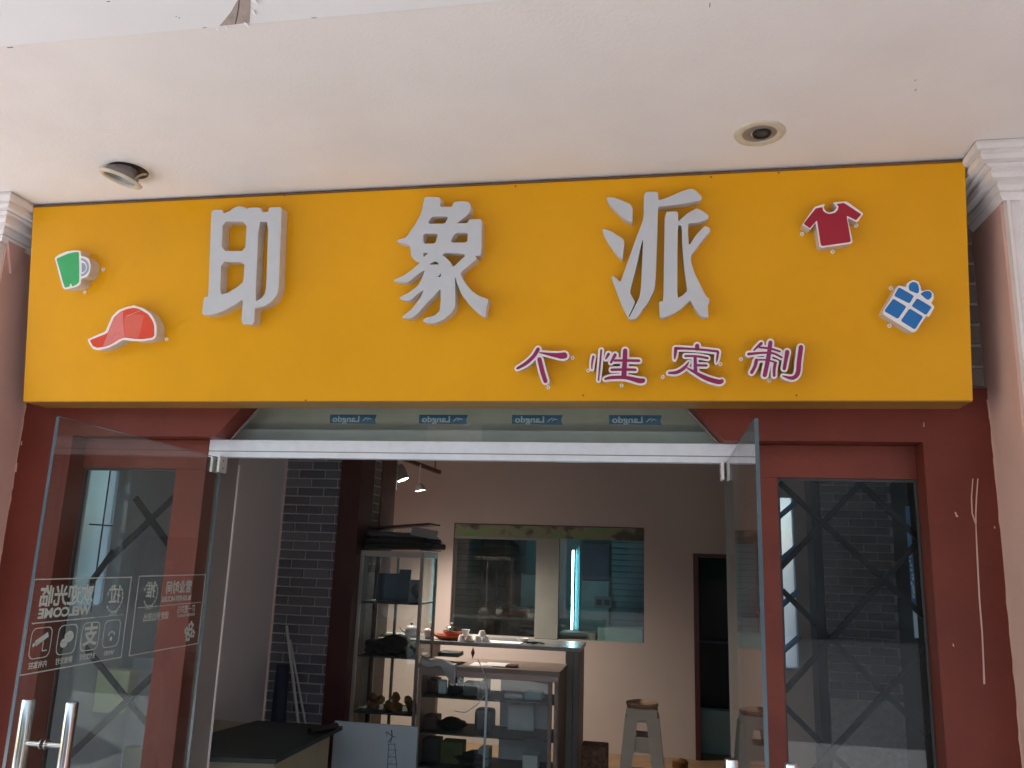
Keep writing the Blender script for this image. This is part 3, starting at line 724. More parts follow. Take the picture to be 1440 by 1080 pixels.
# third character is four separate castings; they are one character
o = relief('channel_letter', PAI, (820, 250), 4.695, D, 0.0065, D-0.004, M['letterside'], sign); o['label'] = 'third large white character from the left on the yellow sign'
bm = NB()
for lp in (PAI2, DR1, DR2):
    prism(bm, to_sign([round_loop(l, 1, 0.14) for l in lp], (820, 250), 4.695, D), lambda x, v: F(x, v, 0.0065), lambda x, v: F(x, v, D-0.004))
obj('return', bm, M['letterside'], o)
bm = NB()
for lp in (PAI, PAI2, DR1, DR2):
    prism(bm, to_sign([round_loop(l, 1, 0.14) for l in lp], (820, 250), 4.695, D), lambda x, v: F(x, v, D-0.0035), lambda x, v: F(x, v, D))
obj('face', bm, M['letter'], o)

def tabs(parent, pts):
    for px_, py_ in pts:
        p = on_plane(px_, py_, V0+SN*0.01, SN); x_ = p.x; v_ = (p-V0).dot(VD)
        bm = NB(); lathe(bm, [(0.0035, 0.0), (0.0085, 0.0), (0.0085, 0.003), (0.0035, 0.003), (0.0035, 0.0)], 12, Matrix.Translation(F(x_, v_, 0.0065)) @ SN.to_track_quat('Z', 'Y').to_matrix().to_4x4())
        obj('fixing_tab', bm, M['white'], parent)
ORG5, SC5 = (60, 340), 6.75
mug = relief('mug_emblem', [[(115,155),(160,120),(230,92),(300,82),(360,85),(368,140),(400,140),(440,165),(458,220),(448,290),(420,335),(367,350),(362,400),(330,425),(280,440),(210,455),(190,430),(160,320),(135,220)]], ORG5, SC5, D, 0.0065, D-0.001, M['letterside'], sign)
mug['label'] = 'green mug emblem with white outline'
relief('white_face', [[(115,155),(160,120),(230,92),(300,82),(360,85),(368,140),(400,140),(440,165),(458,220),(448,290),(420,335),(367,350),(362,400),(330,425),(280,440),(210,455),(190,430),(160,320),(135,220)]], ORG5, SC5, D, D-0.0008, D+0.002, M['white'], mug)
relief('coloured_face', [[(134,162),(240,115),(300,100),(346,98),(350,250),(349,385),(320,410),(285,425),(276,400),(262,400),(258,425),(215,435),(195,380),(160,250)]], ORG5, SC5, D, D+0.0021, D+0.0032, M['green'], mug, 0.08)
def arc(cx, cy, rx, ry, a0, a1, n=12): return [(cx+rx*math.cos(R(a0+(a1-a0)*k/n)), cy+ry*math.sin(R(a0+(a1-a0)*k/n))) for k in range(n+1)]
relief('handle_ring', [arc(362, 242, 82, 88, -84, 84)+arc(362, 242, 62, 66, 84, -84)], ORG5, SC5, D, D+0.0021, D+0.003, M['greyblue'], mug, 0)
relief('handle_ring', [arc(374, 246, 40, 46, -90, 90)], ORG5, SC5, D, D+0.0021, D+0.003, M['greyblue'], mug, 0)
tabs(mug, ((145, 379), (119, 411)))
CAPO = [[(430,925),(520,885),(600,850),(625,790),(660,710),(720,650),(800,618),(845,612),(870,602),(900,615),(970,640),(1030,685),(1065,745),(1082,790),(1082,900),(1050,930),(950,945),(860,942),(765,930),(700,970),(620,1010),(530,1030),(480,1020),(445,970)]]
capm = relief('cap_emblem', CAPO, ORG5, SC5, D, 0.0065, D-0.001, M['letterside'], sign); capm['label'] = 'red baseball cap emblem with white outline'
relief('white_face', CAPO, ORG5, SC5, D, D-0.0008, D+0.002, M['white'], capm)
relief('coloured_face', [[(450,935),(620,868),(650,790),(680,720),(740,665),(810,637),(870,628),(920,640),(1000,685),(1045,750),(1060,800),(1062,895),(1040,912),(950,925),(870,922),(785,910),(730,925),(660,970),(600,995),(520,1008),(480,990)]], ORG5, SC5, D, D+0.0021, D+0.0032, M['red1'], capm, 0.1)
relief('faded_panel', [[(625,870),(652,795),(684,724),(742,670),(768,660),(768,760),(785,905),(728,922),(658,966),(600,990),(575,998),(600,930)]], ORG5, SC5, D, D+0.0033, D+0.0037, M['red3'], capm, 0)
relief('faded_panel', [[(775,740),(800,700),(900,690),(965,700),(930,860),(905,918),(870,918),(790,906)]], ORG5, SC5, D, D+0.0033, D+0.0037, M['red2'], capm, 0)
relief('seam_line', [stroke([(800,706,3),(870,680,4),(935,650,3)])], ORG5, SC5, D, D+0.0039, D+0.0042, M['letterside'], capm, 0)
relief('seam_line', [stroke([(660,930,3),(680,890,4),(720,868,3),(750,880,3)])], ORG5, SC5, D, D+0.0039, D+0.0042, M['red1'], capm, 0)
tabs(capm, ((234, 477),))
ORG6, SC6 = (1080, 260), 4
TO = [[(192,224),(262,124),(320,108),(312,130),(326,150),(345,157),(374,147),(386,125),(366,100),(434,94),(450,99),(537,162),(500,212),(447,184),(477,330),(292,355),(268,212),(238,252)]]
ts = relief('shirt_emblem', TO, ORG6, SC6, D, 0.0065, D-0.001, M['letterside'], sign, 0.06); ts['label'] = 'crimson t-shirt emblem with white outline'
relief('white_face', TO, ORG6, SC6, D, D-0.0008, D+0.002, M['white'], ts, 0.06)
relief('coloured_face', [[(199,220),(268,133),(304,126),(310,148),(326,160),(346,165),(376,158),(392,142),(396,122),(385,109),(426,103),(524,166),(495,200),(441,174),(466,322),(297,346),(275,200),(235,245)]], ORG6, SC6, D, D+0.0021, D+0.0032, M['crimson'], ts, 0.05)
tabs(ts, ((1128, 329), (1171, 354), (1204, 317)))
GO = [[(645,712),(700,622),(732,565),(775,576),(785,550),(815,535),(845,545),(858,575),(862,598),(905,590),(930,610),(932,640),(917,664),(936,688),(905,742),(888,738),(832,825),(810,830),(650,730)]]
gf = relief('gift_emblem', GO, ORG6, SC6, D, 0.0065, D-0.001, M['letterside'], sign, 0.1); gf['label'] = 'blue gift box emblem with white outline'
relief('white_face', GO, ORG6, SC6, D, D-0.0008, D+0.002, M['white'], gf, 0.1)
bm = NB()
for lp in ([(735,576),(820,625),(795,668),(708,625)], [(838,638),(920,688),(888,733),(806,682)], [(703,640),(778,685),(730,755),(652,710)], [(795,695),(872,742),(825,815),(745,765)],
           [(794,594),(790,572),(797,555),(812,547),(830,549),(843,562),(848,582),(847,606),(836,611)], [(856,614),(872,602),(892,596),(910,599),(920,613),(918,632),(904,647),(889,644)]):
    prism(bm, to_sign([round_loop(lp, 1, 0.08)], ORG6, SC6, D), lambda x, v: F(x, v, D+0.0021), lambda x, v: F(x, v, D+0.0032))
islands('coloured_face', bm, M['blue'], gf)
tabs(gf, ((1253, 405), (1251, 458)))

SMALL = [
 ('first small plum character of the lower line', (700, 470), [[(340,128,38),(300,190,36),(232,250,34),(165,288,24)], [(352,155,14),(450,172,34),(530,182,56),(560,180,60)], [(352,212,42),(375,310,44),(402,396,40)]], ((771, 545), (805, 503))),
 ('second small plum character of the lower line', (700, 470), [[(806,188,24),(796,240,22),(793,292,14)], [(873,135,22),(860,280,20),(850,388,18)], [(935,168,30),(912,208,18)], [(990,175,34),(955,238,24)], [(1075,138,42),(1070,250,46),(1064,350,50)], [(985,222,26),(1100,222,28),(1190,224,30)], [(962,300,28),(1080,298,28),(1160,300,28)], [(905,378,22),(960,366,34),(1080,366,36),(1190,392,48),(1225,392,44)]], ((827, 521), (874, 542))),
 ('third small plum character of the lower line', (920, 470), [[(362,98,42),(363,122,40)], [(190,120,28),(280,122,24),(400,130,24),(535,146,26)], [(182,122,36),(174,190,24),(173,215,8)], [(538,152,28),(530,210,22),(523,240,8)], [(262,184,24),(360,186,24),(450,202,24)], [(345,190,32),(346,250,34),(348,310,38)], [(360,262,26),(440,264,26)], [(292,235,14),(252,285,34),(190,322,34),(125,326,24)], [(270,280,14),(340,320,30),(440,372,44),(540,402,46),(570,396,40)]], ((932, 530), (1013, 512))),
 ('last small plum character of the lower line', (920, 470), [[(902,78,32),(842,134,20)], [(980,70,40),(962,200,42),(932,345,42)], [(890,112,22),(980,122,24),(1060,146,22)], [(795,168,30),(900,158,24),(1000,160,24),(1075,196,22)], [(862,220,36),(850,270,34),(822,322,34)], [(860,216,20),(950,218,20),(1030,240,20)], [(1020,245,32),(1012,300,30),(1012,350,28)], [(1122,150,42),(1110,220,36),(1097,290,34)], [(1238,110,44),(1222,230,44),(1210,330,44),(1165,370,38),(1085,352,16)]], ((1042, 505), (1082, 535))),
]
for lab, org, strokes, tb in SMALL:
    bm = NB()
    for i, s_ in enumerate(strokes):
        prism(bm, to_sign([stroke(s_, 10)], org, 6, D), lambda x, v: F(x, v, 0.0065+0.0001*i), lambda x, v: F(x, v, D-0.004-0.00025*i))
    o = obj('small_character', bm, M['letterside'], sign); o['label'] = lab
    bm = NB()
    for i, s_ in enumerate(strokes):
        prism(bm, to_sign([stroke(s_, 14)], org, 6, D), lambda x, v: F(x, v, D-0.0035-0.00002*i), lambda x, v: F(x, v, D-0.00028*i))
    obj('white_face', bm, M['white'], o)
    bm = NB()
    for i, s_ in enumerate(strokes):
        prism(bm, to_sign([stroke(s_, -3)], org, 6, D), lambda x, v: F(x, v, D+0.0002), lambda x, v: F(x, v, D+0.0022-0.00018*i))
    obj('coloured_face', bm, M['magenta'], o)
    tabs(o, tb)

# ================================================================== DOWNLIGHTS in the arcade ceiling
c = at_z(1068, 187, CEIL)
dl = thing('downlight', 'round recessed ceiling downlight with yellowed ring above the sign', 'downlight', tuple(c), 'ceiling downlights')
mw = Matrix.Translation(c)
obj('trim_ring', lathe(NB(), [(0.064, 0.0), (0.066, -0.006), (0.080, -0.010), (0.094, -0.006), (0.098, 0.001), (0.064, 0.002)], 40, mw), M['creamtrim'], dl, True)
obj('reflector', lathe(NB(), [(0.064, -0.002), (0.058, -0.0035), (0.036, -0.0038), (0.034, -0.003)], 40, mw), M['reflector'], dl, True)
obj('lamp_ring', lathe(NB(), [(0.036, -0.003), (0.034, -0.012), (0.028, -0.012), (0.027, -0.004)], 32, Matrix.Translation(c+Vector((0.008, -0.004, 0)))), M['black'], dl, True)
obj('lamp', lathe(NB(), [(0.027, -0.004), (0.018, -0.005), (0.008, -0.0045), (0.0005, -0.0042)], 24, Matrix.Translation(c+Vector((0.008, -0.004, 0)))), M['boarddark'], dl, True)
# left one hangs crooked out of its hole
c = at_z(178, 240, CEIL)
dl2 = thing('downlight', 'loose ceiling downlight hanging crooked out of its hole', 'downlight', tuple(c), 'ceiling downlights')
bm = NB(); lathe(bm, [(0.0005, -0.0012), (0.082, -0.0012), (0.086, 0.001)], 40, Matrix.Translation(c+Vector((0.01, 0.0, 0)))); obj('hole', bm, M['black'], dl2)
tilt = Matrix.Rotation(R(33), 4, Vector((0.1, 1, 0)).normalized())
cc = c+Vector((-0.016, -0.012, -0.045)); mw = Matrix.Translation(cc) @ Matrix.Rotation(R(17), 4, Vector((0.35, 1, 0)).normalized()) @ Matrix.Rotation(R(-6), 4, 'X')
obj('trim_ring', lathe(NB(), [(0.068, 0.004), (0.070, -0.005), (0.080, -0.009), (0.092, -0.005), (0.095, 0.003), (0.070, 0.006), (0.068, 0.004)], 40, mw), M['creamtrim'], dl2, True)
obj('reflector', lathe(NB(), [(0.069, 0.002), (0.062, 0.018), (0.052, 0.030), (0.030, 0.038), (0.0005, 0.040)], 40, mw), M['reflector'], dl2, True)
obj('housing', lathe(NB(), [(0.075, 0.005), (0.070, 0.030), (0.056, 0.045), (0.054, 0.060), (0.0005, 0.060)], 40, mw), M['spotbody'], dl2, True)
p = mw @ Vector((0.072, 0.0, 0.012))
bm = NB(); tube(bm, [p, p+Vector((0.012, 0.006, 0.02)), p+Vector((0.028, 0.01, 0.03)), p+Vector((0.05, 0.01, 0.028))], 0.005, 8); obj('spring_clip', bm, M['bare'], dl2, True)

# ================================================================== INTERIOR SHELL
IC = 2.78; BY = 4.65
obj('interior_floor', bx((-4.5, 0.43, 0.0), (3.2, 7.6, 0.006)), M['intfloor'], kind='structure')
obj('interior_ceiling', bx((-4.5, 0.36, IC), (3.2, BY+0.12, IC+0.1)), M['intceil'], kind='structure')
obj('back_room_ceiling', bx((-4.5, BY+0.121, IC), (1.1, 7.6, IC+0.1)), M['intceil'], kind='structure')
obj('back_room_left_wall', bx((-4.5, BY+0.121, 0), (-4.42, 7.4, IC)), M['teal'], kind='structure')
obj('lintel_board', bx((-3.1, 0.34, 2.36), (1.36, 0.36, IC+0.1)), M['olive'], kind='structure')
o = obj('roller_box', bx((-2.25, 0.24, 2.30), (0.4, 0.339, 2.37), 0.01), M['olive2']); tag(o, 'pale grey roller box seen through the glass above the door', 'roller box')
# left wall with a tall narrow window in it; the sky lights it
bm = NB()
LW = -2.90
box(bm, (LW-0.02, 0.152, 0), (LW, 0.17, IC)); box(bm, (LW-0.02, 0.40, 0), (LW, 2.4, IC)); box(bm, (LW-0.02, 0.17, 2.5), (LW, 0.40, IC)); box(bm, (LW-0.02, 0.17, 0), (LW, 0.40, 1.45))
obj('left_wall', bm, M['greywall'], kind='structure')
bm = NB(); tube(bm, [(LW+0.015, 0.30, 1.42), (LW+0.015, 0.30, 2.2)], 0.004, 8); tube(bm, [(LW+0.012, 0.2, 1.86), (LW+0.012, 0.38, 1.86)], 0.004, 8)
tag(obj('window_rod', bm, M['black']), 'thin dark rod crossing the tall bright slit in the left wall', 'rod')
tag(obj('slit_window', bx((LW-0.014, 0.17, 1.45), (LW-0.010, 0.40, 2.5)), M['film']), 'tall bright slit window in the left interior wall', 'window')
# back wall with hatch, doorway and a narrow window
BY = 4.65
def wall_holes(x0, x1, z0, z1, holes, y0, y1):
    bm = NB(); xs = sorted({x0, x1, *[h[0] for h in holes], *[h[1] for h in holes]})
    for a, b in zip(xs, xs[1:]):
        z = z0
        for h in sorted([h for h in holes if h[0] <= a+1e-6 and h[1] >= b-1e-6], key=lambda h: h[2]):
            if h[2] > z: box(bm, (a, y0, z), (b, y1, h[2]))
            z = h[3]
        if z < z1: box(bm, (a, y0, z), (b, y1, z1))
    return bm
obj('back_wall', wall_holes(-4.5, 3.2, 0, IC, [(-2.055, -0.135, 1.01, 2.10), (0.345, 1.03, 0, 1.87), (1.14, 1.285, 0.86, 2.44)], BY, BY+0.12), M['inwall'], kind='structure')
obj('right_wall', bx((2.35, 0.3, 0), (2.45, BY, IC)), M['greywall'], kind='structure')
obj('far_left_wall', bx((-4.5, 2.5, 0), (-4.4, BY, IC)), M['inwall'], kind='structure')
# front inner side of the façade right and left
# brick pillar with maroon column and brick return
pil = thing('brick_pillar', 'dark grey brick pillar inside the shop left of the doorway', 'pillar', (-2.6, 2.42, 0))
obj('mortar', bx((-2.895, 2.412, 0), (-2.43, 2.7, IC)), M['mortard'], pil)
bricks(pil, (-2.885, 2.412, 0.33), (1, 0, 0), (0, 0, 1), (0, -1, 0), 35, 0.205, 0.058, 0.011, 0.455, M['brick'], thick=0.01)
col = tag(obj('maroon_column', bx((-2.43, 2.39, 0), (-2.262, 2.7, IC), 0.004), M['darkred']), 'dark maroon column right of the brick pillar', 'column')
ret = thing('brick_pier', 'short receding brick pier between the maroon column and the spotlights', 'pillar', (-2.35, 2.75, 0))
obj('mortar', bx((-2.43, 2.701, 0), (-2.262, 2.86, IC)), M['mortard'], ret)
bricks(ret, (-2.262, 2.705, 1.62), (0, 1, 0), (0, 0, 1), (1, 0, 0), 16, 0.1, 0.058, 0.011, 0.15, M['brickr'], thick=0.006)
obj('end_post', bx((-2.43, 2.861, 0), (-2.25, 3.22, IC), 0.003), M['maroonbrown'], ret)
# second brick pillar seen through the right window
rp = thing('brick_pillar', 'dark brick pillar behind the right side window and its grille', 'pillar', (1.65, 3.7, 0))
obj('mortar', bx((1.37, 3.712, 0), (1.93, 4.1, IC)), M['mortard'], rp)
bricks(rp, (1.372, 3.712, 0.75), (1, 0, 0), (0, 0, 1), (0, -1, 0), 29, 0.205, 0.058, 0.011, 0.556, M['brick'], thick=0.01)
tag(obj('dark_cupboard', bx((1.95, 3.3, 0), (2.34, 4.3, 2.5), 0.004), M['nearblack']), 'near black tall cupboard right of the rear brick pillar', 'cupboard')
tag(obj('dark_post', bx((1.29, 3.72, 0), (1.36, 4.0, IC), 0.004), M['nearblack']), 'near black post left of the brick pillar behind the right window', 'post')
# narrow back window with blue lattice
nw = thing('narrow_window', 'narrow bright window with blue lattice seen at right window edge', 'window', (1.2, BY, 0.86))
obj('pane', bx((1.14, BY+0.02, 0.86), (1.285, BY+0.024, 2.44)), M['filmw'], nw)
obj('frame', bx((1.135, BY-0.02, 0.84), (1.165, BY+0.01, 2.45)), M['bluelattice'], nw)
for z in (0.95, 1.36, 1.77, 2.18):
    bm = NB(); tube(bm, [(1.13, BY-0.02, z+0.05), (1.30, BY-0.02, z+0.2)], 0.028, 6); obj('lattice_bar', bm, M['bluelattice'], nw)
# hatch window
hw = thing('hatch_window', 'wide interior hatch window in the beige back wall with green leaf band', 'window', (-1.1, BY, 1.0))
obj('pane', bx((-2.055, BY+0.02, 1.01), (-1.205, BY+0.026, 2.10)), M['glassi'], hw)
obj('pane', bx((-0.975, BY+0.02, 1.01), (-0.135, BY+0.026, 2.10)), M['glassi'], hw)
obj('mullion', bx((-1.205, BY-0.004, 1.01), (-0.975, BY+0.11, 1.978)), M['paleband'], hw)
obj('leaf_band', bx((-2.053, BY-0.008, 1.98), (-0.137, BY+0.018, 2.098)), M['leafband'], hw)
obj('band_edge', bx((-2.053, BY-0.002, 1.955), (-1.206, BY+0.012, 1.979)), M['paleband'], hw)
bm = NB()
box(bm, (-2.067, BY-0.006, 1.0), (-2.0555, BY+0.05, 2.11)); box(bm, (-2.055, BY-0.006, 2.1005), (-0.135, BY+0.05, 2.11))
obj('frame', bm, M['maroonbrown'], hw)
# doorway frame
df = thing('door_frame', 'dark maroon frame of the dark doorway in the back wall', 'door frame', (0.7, BY, 0))
for a, b in (((0.335, BY-0.02, 0), (0.385, BY+0.13, 1.84)), ((0.99, BY-0.02, 0), (1.04, BY+0.13, 1.84)), ((0.335, BY-0.02, 1.84), (1.04, BY+0.13, 1.875))):
    obj('frame_member', bx(a, b, 0.003), M['darkred'], df)
# back room
RY = 7.3
obj('back_room_wall', bx((-4.4, RY, 0), (1.10, RY+0.1, IC)), M['teal'], kind='structure')
obj('back_room_side_wall', bx((1.05, BY+0.125, 0), (1.10, RY-0.002, IC)), M['teal'], kind='structure')
def blind(x0, x1, z0, z1, y, label):
    t = thing('slat_blind', label, 'blind', ((x0+x1)/2, y, z0), 'slat blinds in the back room')
    n = int((z1-z0)/0.075); me = None
    for k in range(n):
        if me is None:
            bm = bx((-(x1-x0)/2, -0.008, -0.031), ((x1-x0)/2, 0.008, 0.031), 0.004); o = obj('slat', bm, M['tealslat'], t); me = o.data
            o.location = (0, 0, 0.04); o.matrix_parent_inverse = Matrix()
        else:
            o = bpy.data.objects.new('slat', me); C.objects.link(o); o.parent = t; o.location = (0, 0.002*(k % 3), 0.04+0.075*k)
    return t
blind(-2.75, -2.32, 0.75, 2.25, RY-0.05, 'teal slat blind at the left of the hatch window')
blind(-0.60, -0.10, 0.75, 2.25, RY-0.05, 'teal slat blind at the right of the hatch window')
tag(obj('dark_cabinet', bx((-2.3, RY-0.2, 0), (-1.75, RY-0.03, 2.15), 0.004), M['nearblack']), 'near black cabinet behind the left hatch pane', 'cabinet')
tag(obj('grey_board', bx((-1.98, RY-0.24, 1.60), (-1.70, RY-0.201, 2.10), 0.003), M['boarddark']), 'dark grey board fixed on the black cabinet', 'board')
tag(obj('grey_green_box', bx((-1.74, RY-0.28, 0.9), (-1.45, RY-0.03, 1.58), 0.004), M['tealpale']), 'grey green appliance beside the black cabinet', 'appliance')
tag(obj('navy_board', bx((-0.97, RY-0.16, 1.55), (-0.62, RY-0.1, 2.0), 0.003), M['navy']), 'navy blue panel hung right of the tube light', 'panel')
tag(obj('pale_board', bx((-0.97, RY-0.2, 0.9), (-0.62, RY-0.1, 1.53), 0.003), M['tealpale']), 'pale teal panel below the navy panel', 'panel')
ou = tag(obj('socket_plate', bx((-0.80, RY-0.215, 1.20), (-0.58, RY-0.201, 1.34), 0.003), M['paleband']), 'pale double socket plate on the teal panel', 'socket')
for x in (-0.74, -0.64): obj('socket', bx((x-0.035, RY-0.219, 1.235), (x+0.035, RY-0.2155, 1.305)), M['boarddark'], ou)
wb = tag(obj('work_bench', bx((-2.7, 6.7, 0), (-0.3, 7.0, 0.80), 0.004), M['nearblack']), 'dark work bench in the back room', 'bench')
tag(obj('black_box', bx((-1.85, 6.0, 0.7), (-1.15, 6.3, 1.22), 0.01), M['nearblack']), 'black box low behind the left hatch pane', 'box')
tag(obj('beige_tray', bx((-0.98, 4.9, 0.98), (-0.62, 5.2, 1.06), 0.004), M['creampanel']), 'beige tray on the sill behind the right hatch pane', 'tray')
tag(obj('white_sheet_stack', bx((-0.60, 4.9, 0.9), (-0.15, 5.3, 1.12), 0.01), M['tealpale']), 'pale folded sheet behind the right hatch pane', 'sheet')
TU, TL_ = at_y(806, 774, 5.9), at_y(806, 885, 5.9)
tb = thing('tube_light', 'lit cyan white tube light standing in the teal back room', 'tube light', (TU.x, 5.9, TL_.z))
bm = NB(); tube(bm, [(TU.x, 5.9, TL_.z), (TU.x, 5.9, TU.z)], 0.0095, 12); obj('tube', bm, M['tube'], tb, True)
bm = NB(); box(bm, (TU.x+0.03, 5.92, TL_.z-0.05), (TU.x+0.08, 5.97, TU.z+0.05), 0.003); obj('fixture', bm, M['tealslat'], tb)
for z0, z1 in ((TL_.z-0.03, TL_.z), (TU.z, TU.z+0.03)): bm = NB(); tube(bm, [(TU.x, 5.9, z0), (TU.x, 5.9, z1)], 0.016, 12); obj('end_cap', bm, M['alu'], tb)
# things in the doorway
tag(obj('green_fabric', bx((0.30, 5.12, 1.62), (1.1, 5.14, 1.86)), mat('dark_green_fabric', (0.012, 0.05, 0.035), 0.9)), 'dark green fabric at the top of the doorway', 'fabric')
o = tag(obj('black_curtain', bx((0.30, 5.16, 0.35), (0.86, 5.2, 1.9)), M['nearblack']), 'black curtain behind the doorway', 'curtain')
tag(obj('grey_low_box', bx((0.40, 4.95, 0.0), (0.9, 5.1, 0.40), 0.01), M['tealpale']), 'grey green low box on the floor in the doorway', 'box')
tag(obj('laptop_shelf', bx((0.40, 5.02, 1.015), (0.85, 5.11, 1.04), 0.003), M['navy']), 'slate blue shelf across the doorway', 'shelf')

# ================================================================== TRACK SPOTS
tr = thing('track_rail', 'dark ceiling track rail carrying two lit spotlights', 'track rail', (-2.5, 4.1, 2.7))
bm = NB(); a = at_y(548, 638, 3.3); b = at_y(618, 664, 4.2)
d = (b-a).normalized(); u = Vector((d.y, -d.x, 0)).normalized()*0.018; vz = Vector((0, 0, 0.017))
vs = [bm.verts.new(p+su*u+sv*vz) for p in (a, b) for su in (-1, 1) for sv in (-1, 1)]; bmesh.ops.convex_hull(bm, input=vs)
obj('rail', bm, M['maroonbrown'], tr)
bm = NB(); 
for t_ in (0.1, 0.9):
    q = a.lerp(b, t_); tube(bm, [q+Vector((0, 0, 0.017)), (q.x, q.y, IC)], 0.006, 8)
islands('hanger', bm, M['maroonbrown'], tr)
TRZ = Vector((b.z-a.z, a.z-0.012))
def spot(px_, py_, y, aim, label, big_):
    c = at_y(px_, py_, y); dirn = (Vector(aim)-c).normalized()
    t = thing('track_spotlight', label, 'spotlight', tuple(c), 'track spotlights')
    mw = Matrix.Translation(c) @ (-dirn).to_track_quat('Z', 'Y').to_matrix().to_4x4()
    if big_:
        obj('housing', lathe(NB(), [(0.05, 0.0), (0.054, 0.01), (0.054, 0.10), (0.04, 0.14), (0.0005, 0.142)], 28, mw), M['spotbody'], t, True)
    else:
        obj('housing', lathe(NB(), [(0.05, 0.0), (0.052, 0.008), (0.03, 0.05), (0.014, 0.07), (0.0005, 0.071)], 28, mw), M['spotbody'], t, True)
    obj('lens', lathe(NB(), [(0.0485, 0.004), (0.03, 0.001), (0.0005, 0.0)], 28, mw), M['lens'], t, True)
    bm = NB(); top = c+Vector((-0.005, 0.01, 0.23)); q = c - dirn*0.06
    tube(bm, [q, (q.x, q.y, q.z+0.05), (q.x, q.y, (TRZ.x*(q.y-3.3)/0.9+TRZ.y))], 0.007, 8); obj('stem', bm, M['letterside'], t)
    l = bpy.data.lights.new('spot_lamp', 'SPOT'); l.energy = SPOT_W; l.spot_size = R(120); l.spot_blend = 0.9; l.color = (1.0, 0.88, 0.76); l.shadow_soft_size = 0.05
    lo = bpy.data.objects.new('spot_lamp', l); C.objects.link(lo); lo.location = c+dirn*0.02; lo.rotation_euler = (-dirn).to_track_quat('Z', 'Y').to_euler()
    return t
SPOT_W = 50
spot(567, 675, 3.45, (-1.35, 3.5, 0.3), 'large lit track spotlight tilted to the right', True)
spot(591, 690, 3.75, (-1.8, 3.9, 0.3), 'small lit track spotlight hanging from a thin stem', False)
tag(obj('pale_duct_box', bx(at_y(545, 652, 3.3), at_y(558, 690, 3.36)), M['paleband']), 'small pale grey box beside the track spotlights', 'box')

# ================================================================== CABINETS AND COUNTER
def post(bm, x, y, z0, z1, s=0.012): box(bm, (x-s, y-s, z0), (x+s, y+s, z1), 0.002)
CX0, CX1, CY0, CY1, CZ = -2.245, -1.765, 2.5, 2.9, 1.79
cab = thing('display_cabinet', 'tall glass display cabinet with cloth and boards piled on top', 'display cabinet', (-2.0, 2.7, 0))
for x, y in ((CX0, CY0), (CX1, CY0), (CX0, CY1), (CX1, CY1)):
    bm = NB(); post(bm, x, y, 0, CZ); obj('post', bm, M['cabframel'] if x == CX0 and y == CY0 else M['cabframe'], cab)
bm = NB(); box(bm, (CX0, CY0-0.013, CZ-0.045), (CX1, CY0+0.012, CZ), 0.002); box(bm, (CX0, CY1-0.012, CZ-0.045), (CX1, CY1+0.012, CZ), 0.002)
box(bm, (CX1-0.0125, CY0, CZ-0.0455), (CX1+0.0125, CY1, CZ-0.0005), 0.002); box(bm, (CX0-0.0125, CY0, CZ-0.0455), (CX0+0.0125, CY1, CZ-0.0005), 0.002)
obj('top_rail', bm, M['cabframel'], cab)
for z in (1.41, 1.018, 0.62, 0.22):
    obj('shelf', bx((CX0+0.01, CY0+0.014, z-0.014), (CX1-0.01, CY1-0.014, z), 0.001), M['boarddark'], cab)
obj('side_pane', bx((CX1-0.003, CY0+0.013, 0.1), (CX1+0.003, CY1-0.013, CZ-0.05)), M['glassi'], cab)
obj('front_pane', bx((CX0+0.013, CY0-0.003, 0.1), (CX1-0.013, CY0+0.003, CZ-0.05)), M['glassi'], cab)
obj('middle_post', bx((CX0+0.16, CY1-0.03, 0.2), (CX0+0.18, CY1-0.01, CZ-0.05)), M['cabframel'], cab)
# on top
def blob(name, c, r, m, seed, parent=None, flat=1.0, sub=3):
    bm = NB(); bmesh.ops.create_icosphere(bm, subdivisions=sub, radius=1.0)
    rr = random.Random(seed); ph = [rr.uniform(0, 6) for _ in range(6)]
    for v in bm.verts:
        n = v.co.normalized(); k = 1+0.12*math.sin(4*n.x+ph[0])+0.1*math.sin(5*n.y+ph[1])+0.09*math.sin(7*n.z+ph[2])+0.05*math.sin(11*n.x+9*n.y+ph[3])
        v.co = Vector((n.x*k*r[0], n.y*k*r[1], max(n.z*k*r[2], -r[2]*flat)))+Vector(c)
    return obj(name, bm, m, parent, True)
rr = random.Random(11)
for i, (dx, dz, w_, h_, col_, lab, rz) in enumerate(((0.02, 0.0, 0.56, 0.05, 'cloth', 'lowest black sheet in the pile on the tall cabinet', 2), (0.0, 0.05, 0.50, 0.045, 'cloth', 'middle black sheet in the pile on the tall cabinet', -3), (-0.01, 0.095, 0.47, 0.04, 'boarddark', 'upper dark grey sheet in the pile on the cabinet', 4))):
    bm = NB(); box(bm, (-w_/2, -0.2, 0), (w_/2, 0.2, h_-0.003), 0.012)
    for v in bm.verts: v.co.z += 0.012*math.sin(9*v.co.x+i)+0.03*max(0, 0.1-abs(v.co.x))*0
    bmesh.ops.rotate(bm, verts=bm.verts, matrix=Matrix.Rotation(R(rz), 3, 'Z'), cent=(0, 0, 0)); bmesh.ops.translate(bm, verts=bm.verts, vec=(-1.985+dx, 2.7, CZ+0.016+dz))
    tag(obj('folded_sheet', bm, M[col_]), lab, 'folded sheet', 'sheets piled on the tall cabinet')
bm = NB(); box(bm, (-0.25, -0.16, 0), (0.25, 0.16, 0.012)); bmesh.ops.rotate(bm, verts=bm.verts, matrix=Matrix.Rotation(R(-5), 3, 'Y'), cent=(0, 0, 0)); bmesh.ops.translate(bm, verts=bm.verts, vec=(-1.99, 2.72, CZ+0.19))
tag(obj('thin_board', bm, M['darkred']), 'thin dark board lying tilted on top of the pile', 'board')
